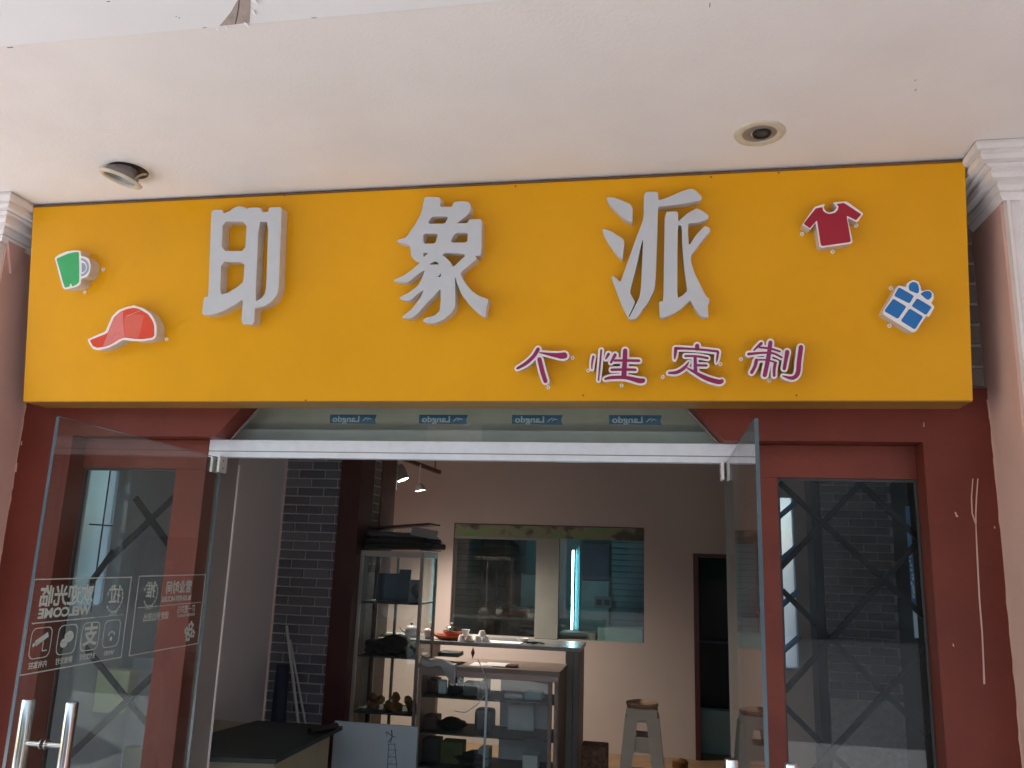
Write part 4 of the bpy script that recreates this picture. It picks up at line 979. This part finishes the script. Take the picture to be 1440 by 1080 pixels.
bm = NB(); box(bm, (-0.075, -0.12, 0), (0.075, 0.12, 0.065), 0.004); bmesh.ops.rotate(bm, verts=bm.verts, matrix=Matrix.Rotation(R(9), 3, 'Y'), cent=(0, 0, 0)); bmesh.ops.translate(bm, verts=bm.verts, vec=(-1.80, 2.62, CZ+0.115))
tag(obj('grey_carton', bm, M['spotbody']), 'grey carton at the right end of the pile on the cabinet', 'carton')
blob('paper_scrap', (-1.905, 2.53, CZ+0.135), (0.012, 0.012, 0.028), M['paper'], 4); tag(bpy.data.objects['paper_scrap'], 'crumpled white paper scrap between sheets and grey carton', 'paper')
bm = NB()
for k in range(7):
    x = -1.74+rr.uniform(-0.02, 0.035); z = CZ+0.01+k*0.017
    box(bm, (x-0.05, 2.5+rr.uniform(-0.02, 0.02), z), (x+0.02, 2.85, z+0.007))
tag(obj('loose_sheets', bm, M['nearblack']), 'stack of loose dark sheets with ragged edges on the cabinet', 'loose sheets')
# in it
def lean(name, x0, x1, z0, z1, y, m, lab, cat, tilt_=8, grp=None):
    bm = NB(); box(bm, (x0, -0.008, 0), (x1, 0.008, z1-z0), 0.002); bmesh.ops.rotate(bm, verts=bm.verts, matrix=Matrix.Rotation(R(-tilt_), 3, 'X'), cent=(0, 0, 0)); bmesh.ops.translate(bm, verts=bm.verts, vec=(0, y, z0))
    return tag(obj(name, bm, m), lab, cat, grp)
fr1 = lean('picture_plate', -2.17, -2.0, 1.411, 1.62, 2.66, M['navy'], 'slate blue plate on the top shelf of the tall cabinet', 'plate')
fr2 = lean('picture_plate', -1.99, -1.895, 1.411, 1.655, 2.62, M['boarddark'], 'dark plate with a black plume on the top shelf', 'plate')
bm = NB(); prism(bm, [stroke([(-1.97, 1.62, 0.012), (-1.955, 1.57, 0.035), (-1.965, 1.50, 0.01)])], lambda x, z: (x, 2.60, z), lambda x, z: (x, 2.603, z)); obj('plume_print', bm, M['black'], fr2)
fr3 = lean('picture_plate', -1.885, -1.80, 1.411, 1.58, 2.60, M['cabframe'], 'brown plate with dark figure at the right of the top shelf', 'plate')
bm = NB(); prism(bm, [stroke([(-1.82, 1.45, 0.03), (-1.845, 1.50, 0.05), (-1.835, 1.54, 0.02)])], lambda x, z: (x, 2.588, z), lambda x, z: (x, 2.591, z)); obj('figure_print', bm, M['black'], fr3)
for i, (x, z, w_, h_, m_, lab) in enumerate(((-2.12, 1.02, 0.10, 0.07, 'cloth', 'black cloth heap at left of the second shelf'), (-2.0, 1.02, 0.14, 0.085, 'cloth', 'larger black cloth heap on the second shelf'), (-1.86, 1.02, 0.08, 0.055, 'olivecloth', 'olive green cloth heap at right of the second shelf'))):
    tag(blob('cloth_heap', (x, 2.68, z+h_*0.7), (w_, 0.12, h_), M[m_], 20+i, None, 0.7), lab, 'cloth')
n = 0
for i in range(13):
    x = -2.17+0.03*i+rr.uniform(-0.01, 0.01); r_ = rr.uniform(0.026, 0.038); z = 0.62+r_*0.9+(0.045 if i % 3 == 1 else 0)
    if x > -1.80: continue
    tag(blob('gourd', (x, 2.62+rr.uniform(-0.05, 0.06), z), (r_, r_, r_*1.05), M['gourd'], 40+i, None, 0.9, 2), 'orange brown knobbly gourd in the heap on the low cabinet shelf', 'gourd', 'heap of gourds in the tall cabinet')
# counter with stone top (behind the cabinet)
KT = 1.10
ct = thing('bar_counter', 'tan counter with thin grey stone top carrying the tea set', 'counter', (-1.5, 3.3, 0))
obj('stone_top', bx((-2.75, 3.0, KT-0.03), (-0.60, 3.55, KT), 0.003), M['stone'], ct)
for x_ in (-2.72, -1.9): obj('leg', bx((x_, 3.04, 0), (x_+0.05, 3.5, KT-0.031), 0.003), M['counterpanel'], ct)
obj('end_post', bx((-0.715, 3.02, 0), (-0.655, 3.5, KT-0.031), 0.003), M['paleband'], ct)
obj('end_panel', bx((-0.654, 3.03, 0), (-0.61, 3.5, KT-0.0315), 0.003), M['spotbody'], ct)
# low display case
LX0, LX1, LY0, LY1, LZ = -1.735, -0.70, 2.46, 2.95, 0.985
lc = thing('display_case', 'low glass fronted display case with beige frame below the counter', 'display case', (-1.2, 2.7, 0))
obj('top_board', bx((LX0-0.01, LY0-0.01, LZ-0.03), (LX1+0.01, LY1, LZ), 0.003), M['caseframe'], lc)
bm = NB(); box(bm, (LX0, LY0-0.005, LZ-0.075), (LX1, LY0+0.02, LZ-0.031), 0.002); obj('top_rail', bm, M['cabframe'], lc)
for x in (LX0+0.015, LX1-0.015, LX1-0.06):
    bm = NB(); box(bm, (x-0.014, LY0-0.004, 0), (x+0.014, LY0+0.022, LZ-0.076), 0.002); obj('post', bm, M['caseframe'], lc)
obj('side_panel', bx((LX1-0.008, LY0+0.023, 0), (LX1+0.004, LY1, LZ-0.031)), M['caseframe'], lc)
obj('side_panel', bx((LX0-0.004, LY0+0.023, 0), (LX0+0.008, LY1, LZ-0.031)), M['caseframe'], lc)
obj('front_pane', bx((LX0+0.03, LY0+0.004, 0.08), (LX1-0.075, LY0+0.009, LZ-0.077)), M['glassi'], lc)
obj('sliding_rail', bx((-1.23, LY0+0.010, 0.08), (-1.215, LY0+0.020, LZ-0.077)), M['alu'], lc)
for z in (0.76, 0.51, 0.28):
    obj('shelf', bx((LX0+0.01, LY0+0.05, z-0.012), (LX1-0.02, LY1-0.02, z), 0.001), M['boarddark'], lc)
def citem(name, x0, x1, z0, h, m, lab, cat, y=2.62, d_=0.14, bev=0.006):
    return tag(obj(name, bx((x0, y, z0+0.0005), (x1, y+d_, z0+h), bev), M[m]), lab, cat)
citem('steel_cup', -1.62, -1.56, 0.76, 0.10, 'alu', 'pale silver tin on the upper case shelf', 'tin', 2.6, 0.06, 0.015)
citem('dark_carton', -1.71, -1.635, 0.76, 0.10, 'darkred', 'dark maroon carton at left of the upper case shelf', 'carton')
citem('navy_carton', -1.55, -1.46, 0.76, 0.11, 'darknavy', 'dark navy carton beside the silver tin', 'carton')
citem('grey_carton', -1.43, -1.31, 0.76, 0.09, 'spotbody', 'grey carton at the middle of the upper case shelf', 'carton')
citem('pale_carton', -1.29, -1.25, 0.76, 0.12, 'paleband', 'narrow pale carton standing on the upper case shelf', 'carton')
citem('paper_stack', -1.12, -0.98, 0.76, 0.03, 'paper', 'white paper stack on the upper case shelf', 'paper')
citem('paper_stack', -0.97, -0.84, 0.76, 0.05, 'tealpale', 'pale green paper stack at right of the case shelf', 'paper')
citem('black_bag', -1.34, -1.20, 0.51, 0.16, 'nearblack', 'black bag on the middle case shelf', 'bag', bev=0.03)
tag(blob('cloth_heap', (-1.52, 2.68, 0.545), (0.12, 0.1, 0.045), M['cloth'], 71, None, 0.7), 'dark cloth heap on the middle shelf of the low case', 'cloth')
tag(blob('cloth_heap', (-1.35, 2.68, 0.32), (0.14, 0.1, 0.055), M['cloth'], 72, None, 0.7), 'dark cloth heap on the lowest shelf of the low case', 'cloth')
citem('olive_carton', -1.58, -1.42, 0.28, 0.15, 'olivecloth', 'olive green carton on the lowest case shelf', 'carton')
citem('grey_folder', -1.12, -0.92, 0.51, 0.18, 'greywall', 'pale grey folder standing on the middle case shelf', 'folder', 2.8, 0.02, 0.002)
citem('white_tag', -1.405, -1.39, 0.45, 0.0, 'paper', '', '') if False else None
tag(obj('pane_reflection_board', bx((-1.20, 2.9, 0.09), (-0.80, 2.91, 0.90), 0.002), M['greywall']), 'pale grey board added for the milky reflection in the low case pane', 'board')  # grey board added to give the pane its milky reflection
citem('brown_carton', -1.72, -1.62, 0.51, 0.09, 'maroonbrown', 'brown carton at left of the middle case shelf', 'carton')
citem('teal_box', -1.30, -1.22, 0.28, 0.12, 'tealpale', 'pale teal box on the lowest case shelf', 'box')
citem('dark_folder', -1.72, -1.6, 0.28, 0.16, 'boarddark', 'dark folder at left of the lowest case shelf', 'folder')
citem('white_packet', -0.97, -0.86, 0.28, 0.10, 'paper', 'white packet at right of the lowest case shelf', 'packet')
bm = NB(); P_ = [at_y(x, y, 2.445) for x, y in ((672, 928), (683, 950), (684, 975), (672, 990), (655, 1002), (640, 1000))]; tube(bm, P_, 0.0035, 8)
tag(obj('white_cable', bm, M['paper'], None, True), 'white cord hanging from the plastic bag before the low case', 'cord')
# on the case: bag, papers
bm = NB(); grid = []
for i in range(15):
    row = []
    for j in range(11):
        x = -1.72+0.27*i/14; y = 2.43+0.22*j/10
        z = LZ+0.045+0.02*math.sin(14*x+3*y)*1+0.018*math.sin(31*x)-0.035*(j/10)
        if j == 0: z -= 0.05+0.10*max(0, (i-8)/6.0)
        if j == 1: z -= 0.005
        row.append(bm.verts.new((x+0.01*math.sin(9*j), y, max(z, LZ+0.004) if j > 0 else z)))
    grid.append(row)
for i in range(14):
    for j in range(10): bm.faces.new([grid[i][j], grid[i+1][j], grid[i+1][j+1], grid[i][j+1]])
o = obj('plastic_bag', bm, M['plasticbag'], None, True); sm = o.modifiers.new('thick', 'SOLIDIFY'); sm.thickness = 0.003
tag(o, 'grey white plastic bag draped over the low case corner', 'plastic bag')
tag(obj('dark_box', bx((-1.63, 2.58, LZ+0.045), (-1.47, 2.75, LZ+0.075), 0.004), M['boarddark']), 'dark flat box on the plastic bag', 'box')
bm = NB()
for i, (x0, x1, y0, y1) in enumerate(((-1.37, -1.2, 2.5, 2.7), (-1.27, -1.1, 2.52, 2.72))): box(bm, (x0, y0, LZ+0.001+i*0.004), (x1, y1, LZ+0.004+i*0.004))
tag(obj('paper_sheets', bm, M['paper']), 'white papers lying on the low display case', 'paper')
tag(obj('dark_wallet', bx((-1.1, 2.52, LZ+0.001), (-1.02, 2.62, LZ+0.016), 0.004), M['maroonbrown']), 'dark brown wallet on the low display case', 'wallet')
# tea set
c0 = at_z(655, 893, KT); 
def hexbowl(name, c, rx, ry, h, m, lab, cat):
    bm = NB(); seg = 28
    def ring(k, z, w_=1): return [bm.verts.new((c.x+rx*k*math.cos(2*math.pi*j/seg)*(1+0.12*(abs(math.cos(2*math.pi*j/seg))**6)), c.y+ry*k*math.sin(2*math.pi*j/seg), c.z+z+0.012*(abs(math.cos(2*math.pi*j/seg))**4)*k)) for j in range(seg)]
    rs = [ring(0.01, 0.0), ring(0.7, 0.0), ring(0.92, h*0.45), ring(1.0, h), ring(0.94, h), ring(0.8, h*0.5), ring(0.01, h*0.45)]
    for a_, b_ in zip(rs, rs[1:]):
        for j in range(seg): bm.faces.new([a_[j], a_[(j+1) % seg], b_[(j+1) % seg], b_[j]])
    return tag(obj(name, bm, m, None, True), lab, cat)
q0 = Vector((-1.70, 3.14, KT+0.001))
hexbowl('tea_tray', q0+Vector((0.02, 0, 0)), 0.135, 0.10, 0.035, M['terracotta'], 'reddish wooden tea tray shaped like a leaf on the counter', 'tray')
hexbowl('wooden_bowl', q0+Vector((0.05, 0.0, 0.018)), 0.085, 0.07, 0.045, M['terracotta'], 'reddish bowl standing in the tea tray', 'bowl')
tp_ = thing('teapot', 'small glass teapot with steel lid in the reddish tray', 'teapot', tuple(q0+Vector((0.03, 0, 0.035))))
cpt = q0+Vector((0.03, 0.0, 0.036))
obj('body', lathe(NB(), [(0.0005, 0), (0.038, 0.0), (0.046, 0.02), (0.042, 0.05), (0.034, 0.062)], 28, Matrix.Translation(cpt)), M['teapotglass'], tp_, True)
obj('tea', lathe(NB(), [(0.0005, 0.003), (0.036, 0.003), (0.043, 0.02), (0.0425, 0.03), (0.0005, 0.03)], 28, Matrix.Translation(cpt)), M['terracotta'], tp_, True)
ld = obj('lid', lathe(NB(), [(0.0005, 0.078), (0.022, 0.074), (0.052, 0.062), (0.054, 0.059), (0.0005, 0.058)], 28, Matrix.Translation(cpt)), M['steel'], tp_, True)
obj('knob', lathe(NB(), [(0.004, 0.077), (0.006, 0.082), (0.013, 0.088), (0.010, 0.096), (0.0005, 0.098)], 20, Matrix.Translation(cpt)), M['creamtrim'], ld, True)
bm = NB(); tube(bm, [cpt+Vector((0.042, 0, 0.02)), cpt+Vector((0.066, 0, 0.035)), cpt+Vector((0.06, 0, 0.055)), cpt+Vector((0.038, 0, 0.055))], 0.004, 8); obj('handle', bm, M['teapotglass'], tp_, True)
def cup(x, y, z, s, lab, upside=False):
    pf = [(0.0005, 0.002), (0.012, 0.002), (0.015, 0.0), (0.017, 0.0), (0.022, 0.012), (0.029, 0.035), (0.031, 0.04), (0.029, 0.04), (0.020, 0.012), (0.0005, 0.006)]
    if upside: pf = [(r, 0.041-z_) for r, z_ in pf]
    tag(obj('tea_cup', lathe(NB(), [(r*s, z_*s) for r, z_ in pf], 24, Matrix.Translation((x, y, z))), M['porcelain'], None, True), lab, 'cup', 'white tea cups on the counter')
cups = [(-1.565, 3.07, 0, 'front left white cup beside the tea tray', True), (-1.50, 3.08, 0, 'white cup in the middle of the front row', True), (-1.435, 3.07, 0, 'white cup at the right of the front row', True), (-1.37, 3.09, 0, 'rightmost white cup of the group', True), (-1.535, 3.07, 0.045, 'white cup stacked on the left pair', False), (-1.40, 3.08, 0.041, 'white cup stacked on the right pair', True), (-1.47, 3.14, 0, 'white cup behind the front row', True)]
for x, y, dz, lab, up in cups: cup(x, y, KT+0.001+dz, 1.15, lab, up)
tag(obj('white_cloth', bx((-1.40, 3.03, KT+0.001), (-1.08, 3.2, KT+0.006), 0.002), M['paper']), 'flat white cloth on the counter right of the cups', 'cloth')
tag(obj('white_dish', lathe(NB(), [(0.0005, 0.002), (0.035, 0.0), (0.05, 0.02), (0.052, 0.028), (0.048, 0.028), (0.034, 0.006), (0.0005, 0.006)], 28, Matrix.Translation((-1.10, 3.28, KT+0.001))), M['porcelain'], None, True), 'small white dish on the counter behind the cloth', 'dish')
bm = NB(); tube(bm, [(-1.04, 3.12, KT+0.008), (-0.97, 3.16, KT+0.014), (-0.9, 3.13, KT+0.008)], 0.006, 8); tube(bm, [(-0.99, 3.06, KT+0.007), (-0.93, 3.17, KT+0.012)], 0.005, 8)
tag(obj('cable_coil', bm, M['black'], None, True), 'short black cable on the counter by the white dish', 'cable')
tag(blob('glass_jar', (-1.86, 3.14, KT+0.04), (0.045, 0.045, 0.04), M['porcelain'], 81, None, 1.0), 'crumpled white tissue heap at left of the tea tray', 'tissue')
kt = thing('kettle', 'dark round kettle on the counter seen through the cabinet', 'kettle', (-2.03, 3.2, KT+0.001))
obj('body', lathe(NB(), [(0.0005, 0), (0.045, 0), (0.056, 0.03), (0.05, 0.07), (0.03, 0.09), (0.0005, 0.093)], 28, Matrix.Translation((-2.03, 3.2, KT+0.001))), M['spotbody'], kt, True)
obj('lid_knob', lathe(NB(), [(0.008, 0.09), (0.014, 0.1), (0.01, 0.112), (0.0005, 0.114)], 16, Matrix.Translation((-2.03, 3.2, KT+0.001))), M['steel'], kt, True)
bm = NB(); tube(bm, [(-2.07, 3.2, KT+0.03), (-2.11, 3.2, KT+0.05), (-2.13, 3.2, KT+0.075)], [0.012, 0.008, 0.005], 10); obj('spout', bm, M['spotbody'], kt, True)
tag(hexbowl('tea_plate', Vector((-2.22, 3.15, KT+0.001)), 0.07, 0.06, 0.02, M['olivecloth'], 'olive plate on the counter behind the cabinet', 'plate'), 'olive plate on the counter behind the cabinet', 'plate')
# pendant hanging at counter front
pd = thing('pendant', 'small dark red diamond charm hanging below the counter edge', 'pendant', (-1.60, 2.99, KT-0.03))
p = at_y(665, 918, 2.985)
bm = NB(); vs = [bm.verts.new(p+Vector(q)) for q in ((0, 0, 0.045), (0.016, 0, 0), (-0.016, 0, 0), (0, 0.008, 0), (0, -0.008, 0), (0, 0, -0.045))]; bmesh.ops.convex_hull(bm, input=vs); obj('charm', bm, M['pendant'], pd)
bm = NB(); tube(bm, [p+Vector((0, 0, 0.045)), (p.x, 2.992, KT-0.012)], 0.0015, 6); obj('cord', bm, M['pendant'], pd)

# ================================================================== STOOL
sx, sy = -0.125, 3.1
TOPZ = at_y(902, 993, sy).z
st = thing('stool', 'off white plastic stool with brown cushion before the back wall', 'stool', (sx, sy, 0))
obj('cushion', lathe(NB(), [(0.0005, 0.0), (0.115, 0.0), (0.125, 0.012), (0.12, 0.03), (0.09, 0.038), (0.0005, 0.04)], 28, Matrix.Translation((sx, sy, TOPZ))), M['stoolseat'], st, True)
bm = NB(); box(bm, (sx-0.118, sy-0.118, TOPZ-0.10), (sx+0.118, sy+0.118, TOPZ-0.001), 0.02); obj('seat', bm, M['stoolw'], st)
for ix in (-1, 1):
    for iy in (-1, 1):
        bm = NB(); t0 = Vector((sx+ix*0.078, sy+iy*0.078, TOPZ-0.06)); b0 = Vector((sx+ix*0.15, sy+iy*0.15, 0.007)); vs = []
        for q, hw_ in ((t0, 0.036), (b0, 0.03)):
            for a_ in (-1, 1):
                for b_ in (-1, 1): vs.append(bm.verts.new(q+Vector((a_*hw_*1.35, b_*hw_*1.35, 0))))
        bmesh.ops.convex_hull(bm, input=vs); obj('leg', bm, M['stoolw'], st)
for z, w_, h_ in ((TOPZ-0.31, 0.112, 0.11), (0.18, 0.13, 0.04)):
    for iy in (-1, 1): obj('stretcher', bx((sx-w_, sy+iy*w_-0.01, z), (sx+w_, sy+iy*w_+0.01, z+h_), 0.003), M['stoolw'], st)
    for ix in (-1, 1): obj('stretcher', bx((sx+ix*w_-0.0095, sy-w_, z+0.001), (sx+ix*w_+0.0095, sy+w_, z+h_-0.001), 0.003), M['stoolw'], st)
# floral box on the floor right of the case
p = at_y(835, 1075, 3.0)
fb = tag(obj('patterned_box', bx((p.x-0.1, 3.0, 0), (p.x+0.1, 3.2, at_y(835, 1050, 3.0).z), 0.01), mat('brown_floral_fabric', (0.20, 0.11, 0.075), 0.9, noise=0.5, nscale=30)), 'brown patterned fabric box at the foot of the counter', 'box')
tag(blob('brown_toy', at_y(957, 1075, 3.6), (0.07, 0.05, 0.045), M['gourd'], 91, None, 1.0, 2), 'small brown lump on the floor by the doorway', 'toy')

# ================================================================== TABLE, CANVAS, STRIPS at left
tz = 0.72
tpl = [at_z(px_, py_, tz) for px_, py_ in ((362, 1013), (482, 1021), (388, 1068), (250, 1063), (262, 1040))]
tbt = thing('work_table', 'work table with dark green top just inside the door', 'table', (-2.3, 1.1, 0))
bm = NB(); prism(bm, [[(max(p.x, -2.88), p.y) for p in tpl]], lambda x, y: (x, y, tz-0.022), lambda x, y: (x, y, tz)); obj('table_top', bm, M['mat_'], tbt)
fx = [p for p in tpl]
bm = NB(); a_, b_ = tpl[2], tpl[1]
body = [(-2.84, 1.50), (b_.x-0.06, b_.y-0.05), (a_.x-0.03, a_.y+0.05), (-2.84, a_.y+0.09)]
prism(bm, [body], lambda x, y: (x, y, 0.01), lambda x, y: (x, y, tz-0.023)); obj('table_body', bm, M['creampanel'], tbt)
bm = NB(); q = at_z(462, 1022, tz+0.02); tube(bm, [q+Vector((-0.05, -0.16, 0)), q+Vector((0.03, 0.05, 0))], 0.018, 12)
tag(obj('dark_roller', bm, M['black'], None, True), 'black roller lying at the right edge of the work table', 'roller')
cv = thing('canvas', 'pale blue grey canvas with a dark windmill tower drawing', 'canvas', (-1.75, 1.6, 0))
ty = 1.6; zt = at_y(528, 1018, ty).z
x0c = at_y(470, 1018, ty).x; x1c = at_y(588, 1018, ty).x
obj('sheet', bx((x0c, ty, 0.012), (x1c, ty+0.02, zt), 0.003), M['board'], cv)
def cvp(u, v): p = at_y(480+u/4.5, 840+v/4.5, ty); return (p.x, p.z)
bm = NB(); i_ = 0
for s_ in ([(300,925,7),(292,1080,8),(285,1200,8)], [(338,925,7),(352,1080,8),(362,1200,8)], [(298,965,5),(345,965,5)], [(296,1010,6),(348,1010,6)], [(294,1055,6),(350,1055,6)], [(292,1100,6),(354,1100,6)], [(298,930,6),(340,928,6)], [(310,920,10),(322,880,14)], [(322,878,10),(285,850,8),(292,880,4)], [(322,878,10),(318,842,14)], [(322,880,8),(345,885,6)], [(320,885,8),(296,915,10)], [(300,1010,3),(348,965,3)], [(298,1055,3),(346,1012,3)]):
    q = [(*cvp(a, b), w_*0.00056) for a, b, w_ in s_]; i_ += 1
    prism(bm, [stroke(q, 0, 2)], lambda x, z: (x, ty-0.0005, z), lambda x, z: (x, ty-0.0012-0.00005*i_, z))
obj('windmill_drawing', bm, M['ink'], cv)
for i, (pa, pb, ya, yb, r_, lab) in enumerate((((403, 880), (420, 1022), 2.37, 2.2, 0.011, 'thicker pale trim strip leaning on the brick pillar'), ((408, 900), (430, 1022), 2.37, 2.28, 0.008, 'thinner pale trim strip leaning on the brick pillar'))):
    bm = NB(); A_ = at_y(*pa, ya); B_ = at_y(*pb, yb); B2 = A_+(B_-A_)*((A_.z)/(A_.z-B_.z)); B2.z = max(B2.z, 0.008)
    tube(bm, [A_, B2], r_, 6); tag(obj('trim_strip', bm, M['bluepole']), lab, 'trim strip', 'trim strips leaning on the brick pillar')
p = at_y(398, 935, 2.2)
tag(obj('dark_roll', lathe(NB(), [(0.0005, 0.007), (0.05, 0.007), (0.055, 0.5), (0.045, p.z), (0.0005, p.z+0.003)], 16, Matrix.Translation((p.x-0.0, 2.2, 0))), M['darknavy'], None, True), 'dark navy roll standing beside the trim strips', 'roll')
p = at_y(441, 1068, 2.25)
tag(obj('red_card', bx((p.x-0.04, 2.24, 0), (p.x+0.05, 2.26, p.z)), M['redthing']), 'red card standing between the table and the canvas', 'card')

# ================================================================== GRILLES behind the side windows
def grille(x0, x1, segs, label, y=0.30):
    t = thing('folding_grille', label, 'grille', ((x0+x1)/2, y, 0.5), 'folding steel grilles behind the side windows')
    for i, (a, b, wd) in enumerate(segs):
        yy = y+(0.02 if i % 2 else 0.0)
        A_ = at_y(*a, yy); B_ = at_y(*b, yy); d_ = (B_-A_).normalized(); n_ = Vector((-d_.z, 0, d_.x))*wd/2
        bm = NB(); prism(bm, [[((A_+n_).x, (A_+n_).z), ((B_+n_).x, (B_+n_).z), ((B_-n_).x, (B_-n_).z), ((A_-n_).x, (A_-n_).z)]], lambda x, z: (x, yy-0.006, z), lambda x, z: (x, yy+0.006, z))
        obj('grille_bar', bm, M['grille'], t)
    return t
grille(0.5, 1.09, [((1096, 980), (1300, 752), 0.024), ((1096, 678), (1300, 868), 0.024), ((1096, 800), (1210, 680), 0.024), ((1100, 830), (1310, 1040), 0.024), ((1120, 1110), (1300, 915), 0.024), ((1095, 985), (1200, 1090), 0.024), ((1210, 680), (1300, 765), 0.024)], 'dark diagonal steel grille behind the right side window')
grille(-2.9, -2.37, [((150, 790), (265, 680), 0.03), ((190, 700), (255, 790), 0.032), ((75, 1085), (262, 905), 0.03), ((95, 880), (250, 1070), 0.028), ((120, 830), (160, 775), 0.03)], 'dark diagonal steel grille behind the left side window')
# items behind left window
tag(obj('pale_card_box', bx((-2.89, 0.42, at_y(176, 1005, 0.42).z), (at_y(176, 1000, 0.42).x, 0.50, at_y(130, 940, 0.42).z), 0.01), M['yellowbox']), 'pale yellow green box low behind the left window', 'box')
tag(obj('grey_sheet', bx((-2.89, 0.72, 0.0), (-2.38, 0.735, 1.15), 0.003), M['greywall']), 'mauve grey sheet standing behind the pale box', 'sheet')
for i, (a, b, lab) in enumerate((((171, 665), (215, 665), 'uppermost thin bar added for a lamp reflection in the left window'), ((170, 683), (207, 683), 'second thin bar added for a lamp reflection in the left window'), ((160, 759), (191, 759), 'lowest thin bar added for a lamp reflection in the left window'))):
    bm = NB(); tube(bm, [at_y(*a, 1.2), at_y(*b, 1.2)], 0.004, 8); tag(obj('lamp_reflection_bar', bm, M['white']), lab, 'rod', 'bars added for lamp reflections in the left window')  # white bars added in place of lamp reflections in the glass
# blue strip behind the right window
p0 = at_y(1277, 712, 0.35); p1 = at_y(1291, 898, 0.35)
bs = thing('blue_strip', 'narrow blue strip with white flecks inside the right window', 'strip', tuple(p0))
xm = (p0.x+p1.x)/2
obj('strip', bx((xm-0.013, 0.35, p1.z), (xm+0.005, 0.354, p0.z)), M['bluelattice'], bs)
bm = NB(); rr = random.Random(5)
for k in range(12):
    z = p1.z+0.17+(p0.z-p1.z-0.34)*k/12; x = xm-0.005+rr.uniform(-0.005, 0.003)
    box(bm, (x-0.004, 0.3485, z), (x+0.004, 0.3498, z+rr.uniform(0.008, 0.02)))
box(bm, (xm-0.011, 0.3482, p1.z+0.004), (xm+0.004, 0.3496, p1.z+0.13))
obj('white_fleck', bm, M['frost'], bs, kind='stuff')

# ================================================================== ACROSS THE STREET (only mirrored in the glass)
fb_ = thing('far_building', 'pale three storey building across the street mirrored in the glass', 'building', (0, -26, 0))
obj('wall', bx((-30, -30, 0.02), (30, -26, 9)), M['farwall'], fb_)
wm = None
for i in range(12):
    for j in range(3):
        x, z = -27+i*4.9, 1.2+j*3.0
        if wm is None:
            o = obj('window', bx((-1.1, -25.99, 0), (1.1, -26.1, 1.7)), M['farglass'], fb_); wm = o.data; o.matrix_parent_inverse = Matrix(); o.location = (x, 26, z)
        else:
            o = bpy.data.objects.new('window', wm); C.objects.link(o); o.parent = fb_; o.location = (x, 26, z)
for x in (-7.4, -2.2, 3.0):
    t = tag(obj('arcade_column', bx((x-0.25, -5.0, 0), (x+0.25, -4.5, CEIL-0.013), 0.01), M['plasterwhite']), {-7.4: 'leftmost white arcade column behind the viewpoint', -2.2: 'middle white arcade column behind the viewpoint', 3.0: 'right white arcade column behind the viewpoint'}[x], 'column', 'white arcade columns')
